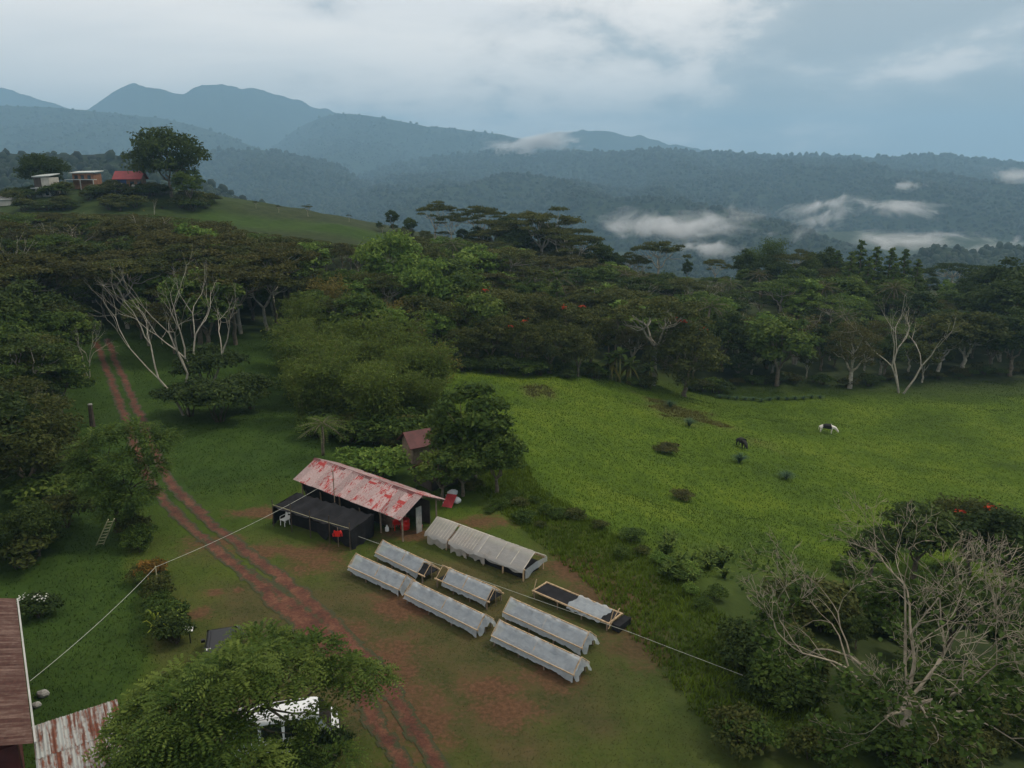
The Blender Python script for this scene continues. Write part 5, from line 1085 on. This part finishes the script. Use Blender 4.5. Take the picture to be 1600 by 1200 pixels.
fill([(430,560),(520,590),(620,600),(690,620),(690,670),(600,690),(480,660),(440,620)], 24, ['bamboo_bamboo','bamboo_bamboo','bamboo_bamboo','bamboo_green'], (6, 9.5), [(400,460),(560,452),(700,510)],
     {'bamboo': 'bamboo clump in the thicket behind the shed', 'round': 'bushy tree in the bamboo thicket behind the shed'}, 'bamboo thicket behind the shed', 2.2, (.85, 1.15))
fill([(400,470),(560,470),(690,480),(700,560),(620,570),(480,545),(400,520)], 26, ['bamboo_bamboo','round_olive','round_green','dense_olive','bamboo_ochre','round_bright','umbrella_olive'], (5, 9), [(380,410),(700,430)],
     {'bamboo': 'bamboo clump in the mixed thicket above the bamboo grove', 'round': 'leafy tree in the mixed thicket above the bamboo grove', 'dense': 'bushy tree in the mixed thicket above the bamboo grove', 'umbrella': 'umbrella tree in the mixed thicket above the bamboo grove'}, 'thicket above the bamboo grove', 3.0, (1.0, 1.35))
# undergrowth
for px, py, h, w, lb in [(298,652,4.6,1.3,'dark round bush at the foot of the tallest leafless tree'), (345,660,5.0,1.35,'large dark bush between the leafless trees and the lawn'), (392,640,4.6,1.2,'dark bush standing on the lawn side of the large one'), (330,610,6.0,1.2,'tall dark bush behind the large one under the leafless trees')]:
    q = hit(px, py); plant('bush_dark', q.x, q.y, h, lb, wide=w)
def strip(pts, n, jit, kinds, hr, label, group, wide=(1.0, 1.6)):
    for i in range(n):
        t = R.random()*(len(pts)-1); a, b = pts[int(t)], pts[min(int(t)+1, len(pts)-1)]; f = t-int(t)
        p = hit(a[0]+(b[0]-a[0])*f+R.uniform(-jit, jit), a[1]+(b[1]-a[1])*f+R.uniform(-jit, jit)*.5)
        if near_track(p.x, p.y, 2.6): continue
        plant(R.choice(kinds), p.x, p.y, R.uniform(*hr), label, group, R.uniform(*wide))
SH = ['shrub_dark', 'shrub_green', 'shrub_olive']
strip([(700,578),(800,582),(900,588),(960,594),(1040,606),(1120,612)], 34, 8, SH, (1.2, 2.6), 'shrub at the foot of the blossoming trees by the pasture', 'shrubs under the blossoming trees')
strip([(1130,600),(1220,598),(1320,604),(1420,594),(1520,588),(1600,584)], 34, 7, SH+['shrub_brown'], (1.0, 2.2), 'shrub at the foot of the far trees beyond the cow', 'shrubs under the far pasture trees')
strip([(640,720),(700,770),(760,790),(830,800),(900,830),(980,860),(1060,900),(1130,940)], 30, 34, ['shrub_green', 'shrub_green', 'shrub_olive', 'shrub_bright'], (.4, 1.0), 'weedy shrub on the bank between yard and pasture', 'shrubs on the bank')
strip([(430,690),(500,670),(560,690),(620,690),(680,700)], 26, 22, SH+['shrub_green'], (1.0, 2.6), 'shrub in the thicket behind the shed', 'shrubs behind the shed')
strip([(200,840),(225,860),(240,930),(255,980),(270,1010)], 16, 16, SH+['shrub_green'], (.8, 1.8), 'shrub in the hedge row beside the lawn', 'hedge row shrubs', (.8, 1.2))
strip([(20,690),(60,720),(110,760),(60,860),(20,900)], 16, 30, SH, (1.2, 2.6), 'dark shrub in the thicket behind the ladder', 'shrubs behind the ladder')
strip([(1200,960),(1280,980),(1340,960),(1420,1000)], 22, 30, SH, (1.2, 2.4), 'dark shrub between the branchy tree and the bank', 'shrubs between branchy tree and bank')
strip([(1150,1010),(1250,1060),(1150,1150),(1300,1190),(1450,1190),(1560,1180),(1600,1120),(1450,1100)], 52, 40, SH, (.9, 2.0), 'dark shrub under the sparse branchy tree', 'shrubs under the branchy tree')
strip([(10,318),(60,304),(130,312),(180,304),(260,308),(330,318),(300,328),(120,328),(30,330)], 64, 9, ['shrub_dark', 'shrub_olive'], (1.5, 3.2), 'shrub in the gardens of the hilltop houses', 'hilltop garden shrubs')
plant('shrub_bright', *hit(592, 748)[:2], 2.6, 'bright green bush with upright leaves behind the shed', wide=1.3); plant('shrub_bright', *hit(560, 738)[:2], 2.2, 'smaller bright bush beside the shed ridge', wide=1.2)
plant('shrub_orange', *hit(238, 908)[:2], 1.5, 'orange and yellow croton bush at the hedge end', wide=.9)
plant('shrub_brown', *hit(1042, 708)[:2], 1.1, 'brown scrubby bush in the pasture', wide=2.0); plant('shrub_brown', *hit(1066, 782)[:2], .9, 'reddish low bush lower in the pasture', wide=1.8)
plant('shrub_dark', *hit(500, 1195)[:2], 1.6, 'dark shrub below the white van', wide=1.2); plant('palm_green', *hit(505, 712)[:2], 3.6, 'short palm in the thicket behind the net shelter', wide=2.0)
for px, py, h in [(1047,638,1.3),(1077,666,1.3),(1155,724,1.3),(1228,750,1.1),(1010,606,1.2)]:
    p = hit(px, py); e = thing('grass_clump', 'blue-green clump of tall grass standing in the pasture', 'grass clump', p, R.uniform(0, 6), 'blue-green grass clumps in the pasture', (1.3, 1.3, 1)); put('blades', make_clump(int(px), 'blue', 150, h, .05, 1.0), e)
for i in range(13):
    p = hit(1125+i*13, 628-abs(i-5)*.8); e = thing('grass_clump', 'blue-green clump in the low row below the pasture trees', 'grass clump', p, R.uniform(0, 6), 'row of clumps below the pasture trees', (1.2, 1.2, .8)); put('blades', make_clump(500+i % 3, 'blue', 90, .9, .05, .9), e)
gm = [make_clump(600+i, 'green', 34, 1.1, .13, .7) for i in range(3)]
for i in range(26):
    p = hit(R.uniform(1030, 1145), R.uniform(845, 915)); e = thing('leafy_plant', 'broad-leaved plant in the patch on the bank', 'plant', p, R.uniform(0, 6), 'broad-leaved plants on the bank', (1, 1, R.uniform(.8, 1.2))); put('leaves', gm[i % 3], e)
gy = make_clump(650, 'yellow', 26, 1.9, .10, 1.0)
for px, py in [(262,985),(248,1000),(275,995)]:
    p = hit(px, py); e = thing('yellow_palm', 'yellow-green palm-like plant in the hedge row', 'plant', p, R.uniform(0, 6), 'yellow palm plants in the hedge row'); put('fronds', gy, e)
p = hit(60, 965); e = plant('shrub_dark', p.x, p.y, 1.3, 'dark shrub dotted with white flowers beside the rusty roof', wide=1.4); g = np.random.default_rng(5)
put('flowers', crown_mesh('flowers', pad_leaves(g, [((R.uniform(-1, 1), R.uniform(-1, 1), 1.7), .35, .35, .3) for _ in range(7)], 60, .12, .12), M['flower_white']), e)

# ---------------------------------------------------------------- the two big trees in front
def front_tree():
    g = np.random.default_rng(77); b = hit(360, 1195); pads = []
    for px, py, z, r in [(240,1125,4.6,1.3),(215,1165,4.2,1.1),(280,1085,5.2,1.3),(400,1012,5.4,1.1),(440,1010,5.4,1.0),(340,1150,3.8,1.1),(440,1190,2.6,.8),(392,1112,4.4,.5),(505,1100,4.4,.5),(455,1150,3.4,.5),(525,1165,2.6,.6),(340,1055,5.4,1.3),(400,1035,5.8,1.2),(300,1120,5.6,1.6),(365,1065,6.4,1.4),(450,1032,6.2,1.15),(495,1030,5.2,.95),(540,1042,5.2,1.0),(260,1175,4.8,1.3),(330,1170,5.0,1.3),(560,1045,4.4,.9),(590,1050,4.0,.55),(205,1200,4.2,1.1),(290,1195,4.6,1.2),(400,1190,4.6,.9)]:
        p = at(px, py, z); pads.append(((p.x-b.x, p.y-b.y, z+R.uniform(-.5, .4)), r*.95, r*.95, r*.42))
    e = thing('feathery_tree', 'big dark green feathery tree spreading over the white van', 'tree', (b.x, b.y, 0))
    skeleton(g, pads, 2.2, .22, 7, 5, (0, 0), -.04).build('trunk', M['bark'], e, True)
    C, D, val = [], [], []
    for c, rx, ry, rz in pads:
        k = int(118*rx**1.7); d = unit(g.normal(size=(k, 3))); d[:, 2] = np.abs(d[:, 2])*1.1-.22; r = (.35+.65*g.random(k)**.6)[:, None]
        C.append(np.asarray(c)+d*np.array([rx, ry, rz])*r); D.append(d*np.array([1, 1, .35])+g.normal(size=(k, 3))*.35); val.append(np.clip(g.normal(.5, .2, k)+g.normal(0, .17), 0, 1))
    C, D, val = np.concatenate(C), np.concatenate(D), np.concatenate(val)
    put('crown', crown_mesh('crown', frond_leaves(g, C, D, 6, g.uniform(.5, .85, len(C)), .085, .26, val, .4), M['leaf_green']), e)
front_tree()
def layered_tree():
    g = np.random.default_rng(78); b = hit(186, 832); pads = []
    for px, py, z, r in [(130,700,5.6,.9),(170,675,6.4,1.1),(215,668,6.6,1.1),(245,690,6.0,1.0),(140,735,4.6,1.2),(190,720,5.4,1.4),(235,730,4.8,1.1),(160,765,3.8,1.3),(210,770,3.8,1.3),(120,720,4.8,.7),(262,680,5.6,.6),(180,795,2.8,1.1)]:
        p = at(px, py, z); q = np.array([p.x, p.y]); q = np.array(b[:2])+(q-np.array(b[:2]))*np.array([1, .5]); p = aty(px, py, q[1]); pads.append(((p.x-b.x, p.y-b.y, p.z), r, r, .42))
    e = thing('layered_tree', 'green tree with flat leaf layers standing by the track', 'tree', (b.x, b.y, 0))
    skeleton(g, pads, 1.6, .17, 7, 4).build('trunk', M['bark_dark'], e, True)
    C, D, val = [], [], []
    for c, rx, ry, rz in pads:
        k = int(95*rx**1.6)+20; d = unit(g.normal(size=(k, 3))); r = (.3+.7*g.random(k)**.6)[:, None]
        C.append(np.asarray(c)+d*np.array([rx, ry, rz])*r); D.append(d*np.array([1, 1, .2])+g.normal(size=(k, 3))*.3); val.append(np.clip(g.normal(.5, .17, k), 0, 1))
    C, D, val = np.concatenate(C), np.concatenate(D), np.concatenate(val)
    put('crown', crown_mesh('crown', frond_leaves(g, C, D, 5, g.uniform(.5, .8, len(C)), .10, .30, val, .3), M['leaf_green']), e)
layered_tree()
def branchy_tree():
    g = np.random.default_rng(81); b = hit(1405, 1185); tips = []
    e = thing('branchy_tree', 'sparse tree with tangled pale branches below the pasture', 'tree', b)
    mb = MB(); mb.tube([(0, 0, -.6), (.15, .1, 1.4), (.1, .3, 2.6)], [.30, .24, .2], 9)
    for a, t, L in [(.3, .55, 2.6), (1.2, .35, 2.8), (2.2, .7, 2.8), (3.0, .95, 3.0), (3.7, 1.1, 3.0), (4.4, .9, 2.4), (5.2, .7, 2.4), (5.9, .9, 2.6), (1.7, .15, 3.0)]:
        branches(mb, g, (.1, .3, 2.3+R.uniform(-.5, .3)), (math.cos(a)*t*1.7, math.sin(a)*t*1.5, 1), L*1.0, .088, 6, .05, (2, 3), tips, .55, .72, .012)
    mb.build('trunk', M['bark_light'], e, True)
    T = np.array([t[0] for t in tips]); low = np.where(T[:, 2] < np.percentile(T[:, 2], 40))[0]; ix = np.r_[g.choice(low, 6000), g.choice(len(T), 900)]
    C = T[ix]+g.normal(size=(len(ix), 3))*.16; m = len(C); Nn = unit(g.normal(size=(m, 3))*.45+np.array([0, 0, .8]))
    put('crown', crown_mesh('crown', leaves(C, Nn, g.normal(size=(m, 3))-np.array([0, 0, .3]), g.uniform(.16, .36, m), .21, np.clip(g.normal(.45, .18, m), 0, 1)), M['leaf_green']), e)
branchy_tree()

# ---------------------------------------------------------------- grass too fine to count
def tufts(name, n, region, size, mat, label, seed, blades=3, keep=None, lean=.5):
    g = np.random.default_rng(seed); px = g.uniform(region[0], region[1], n*2); py = g.uniform(region[2], region[3], n*2)
    return px, py
def grass(name, XY, size, mat, label, seed, blades=3, wid=.5):
    g = np.random.default_rng(seed); n = len(XY); x, y = XY[:, 0], XY[:, 1]; z = ground_z(x, y); V, A = [], []
    patch = fbm(x*.22, y*.22, 3, seed); tone = np.clip(g.normal(.5, .07, n)+(patch-.5)*.5+(fbm(x*.045+3, y*.045, 3, 77)-.5)*1.3+(fbm((x*.8+y*.6)*.12, (y*.8-x*.6)*.8, 3, seed+9)-.5)*.8, 0, 1)
    for b in range(blades):
        a = g.uniform(0, 6.28, n); h = size*g.uniform(.5, 1.25, n); w = h*wid*g.uniform(.6, 1.2, n); ln = h*g.uniform(.2, 1.0, n); c, s = np.cos(a), np.sin(a); ox, oy = g.normal(0, size*.35, (2, n))
        V.append(np.stack([np.c_[x+ox-s*w*.5, y+oy+c*w*.5, z-.03], np.c_[x+ox+s*w*.5, y+oy-c*w*.5, z-.03], np.c_[x+ox+c*ln, y+oy+s*ln, z+h]], 1)); A.append(np.repeat(tone, 3))
    V = np.concatenate(V).reshape(-1, 3); A = np.concatenate(A)
    tag(link(bpy.data.objects.new(name, mesh_np(name, V, np.arange(len(V)).reshape(-1, 3), mat, {'v': A}))), label, 'grass', kind='stuff')
M['grass_pasture'] = leaf_mat('grass_pasture', (.028,.054,.005), (.056,.094,.006), (.100,.134,.011), .2, 0)
M['grass_lush'] = leaf_mat('grass_lush', (.017,.038,.006), (.030,.064,.009), (.048,.088,.013), .2, 0)
M['grass_bank'] = leaf_mat('grass_bank', (.042,.074,.007), (.080,.122,.010), (.130,.168,.018), .2, 0)
M['grass_yard'] = leaf_mat('grass_yard', (.036,.044,.013), (.054,.058,.018), (.085,.074,.028), .2, 0)
M['grass_brown'] = leaf_mat('grass_brown', (.062,.066,.018), (.100,.096,.026), (.155,.140,.045), .2, 0)
def scatter(n, x0, x1, y0, y1, seed, test):
    g = np.random.default_rng(seed); x = g.uniform(x0, x1, n); y = g.uniform(y0, y1, n); k = test(x, y); return np.c_[x, y][k]
def pasture_zone(x, y):
    edge = np.interp(y, [35, 45, 52, 60, 75, 95, 120], [12, 6, 2, -3, -6, -9, -12]); far = np.interp(x, [-15, 0, 30, 60, 140], [106, 110, 126, 136, 142]); j = (fbm(x*.5, y*.5, 3, 71)-.5)*7+(vnoise(x*5, y*5, 3)-.5)*2; return (x > edge+j) & (y < far) & (np.hypot((x-25)/19, (y-36)/15) > .9+j*.03)
def trackfree(x, y, d):
    keep = np.ones(len(x), bool)
    for i in range(0, len(x), 4000): s = slice(i, i+4000); keep[s] = np.min(np.hypot(x[s][:, None]-TRKC[None, ::4, 0], y[s][:, None]-TRKC[None, ::4, 1]), 1) > d
    return keep
fov = lambda x, y: np.abs(x) < y*.72+4
A = scatter(380000, -14, 110, 36, 142, 1, lambda x, y: pasture_zone(x, y) & fov(x, y)); br = ground_masks(A[:, 0], A[:, 1])[1]; isb = br > .45+.3*vnoise(A[:, 0]*3, A[:, 1]*3, 3)
grass('pasture_grass', A[~isb][:150000], .12, M['grass_pasture'], 'tufted yellow-green grass covering the sloping pasture', 3, 2)
grass('dry_grass', A[isb][:12000], .22, M['grass_brown'], 'dry brownish grass patches in the pasture', 4)
B = scatter(60000, -12, 30, 30, 75, 2, lambda x, y: (np.abs(x-np.interp(y, [30, 42, 52, 60, 75], [10.5, 6.5, 1.5, -2.5, -5])-1.5) < 3.2) & fov(x, y))
grass('bank_grass', B[:16000], .27, M['grass_bank'], 'long lush grass on the bank between yard and pasture', 5, 4, .35)
Cc = scatter(120000, -75, -10, 20, 110, 3, lambda x, y: ((y > 56) | (x < np.interp(y, [20, 35, 56], [-15, -18, -30]))) & fov(x, y) & (x < np.interp(y, [20, 56, 70, 110], [-10, -17, -10, -16])))
Cc = Cc[trackfree(Cc[:, 0], Cc[:, 1], 1.6)]; grass('lawn_grass', Cc[:60000], .11, M['grass_lush'], 'short deep green grass of the lawns beside the track', 6, 2)
D = scatter(150000, -28, 12, 22, 60, 4, lambda x, y: fov(x, y) & (x < np.interp(y, [22, 42, 52, 60], [11, 6.5, 1.5, -2]))); bm = ground_masks(D[:, 0], D[:, 1])
D = D[(bm[0] < .25+.3*vnoise(D[:, 0]*4, D[:, 1]*4, 8))]; D = D[trackfree(D[:, 0], D[:, 1], 1.4)]
grass('yard_grass', D[:60000], .055, M['grass_yard'], 'worn short grass of the farmyard', 7, 2, .6)
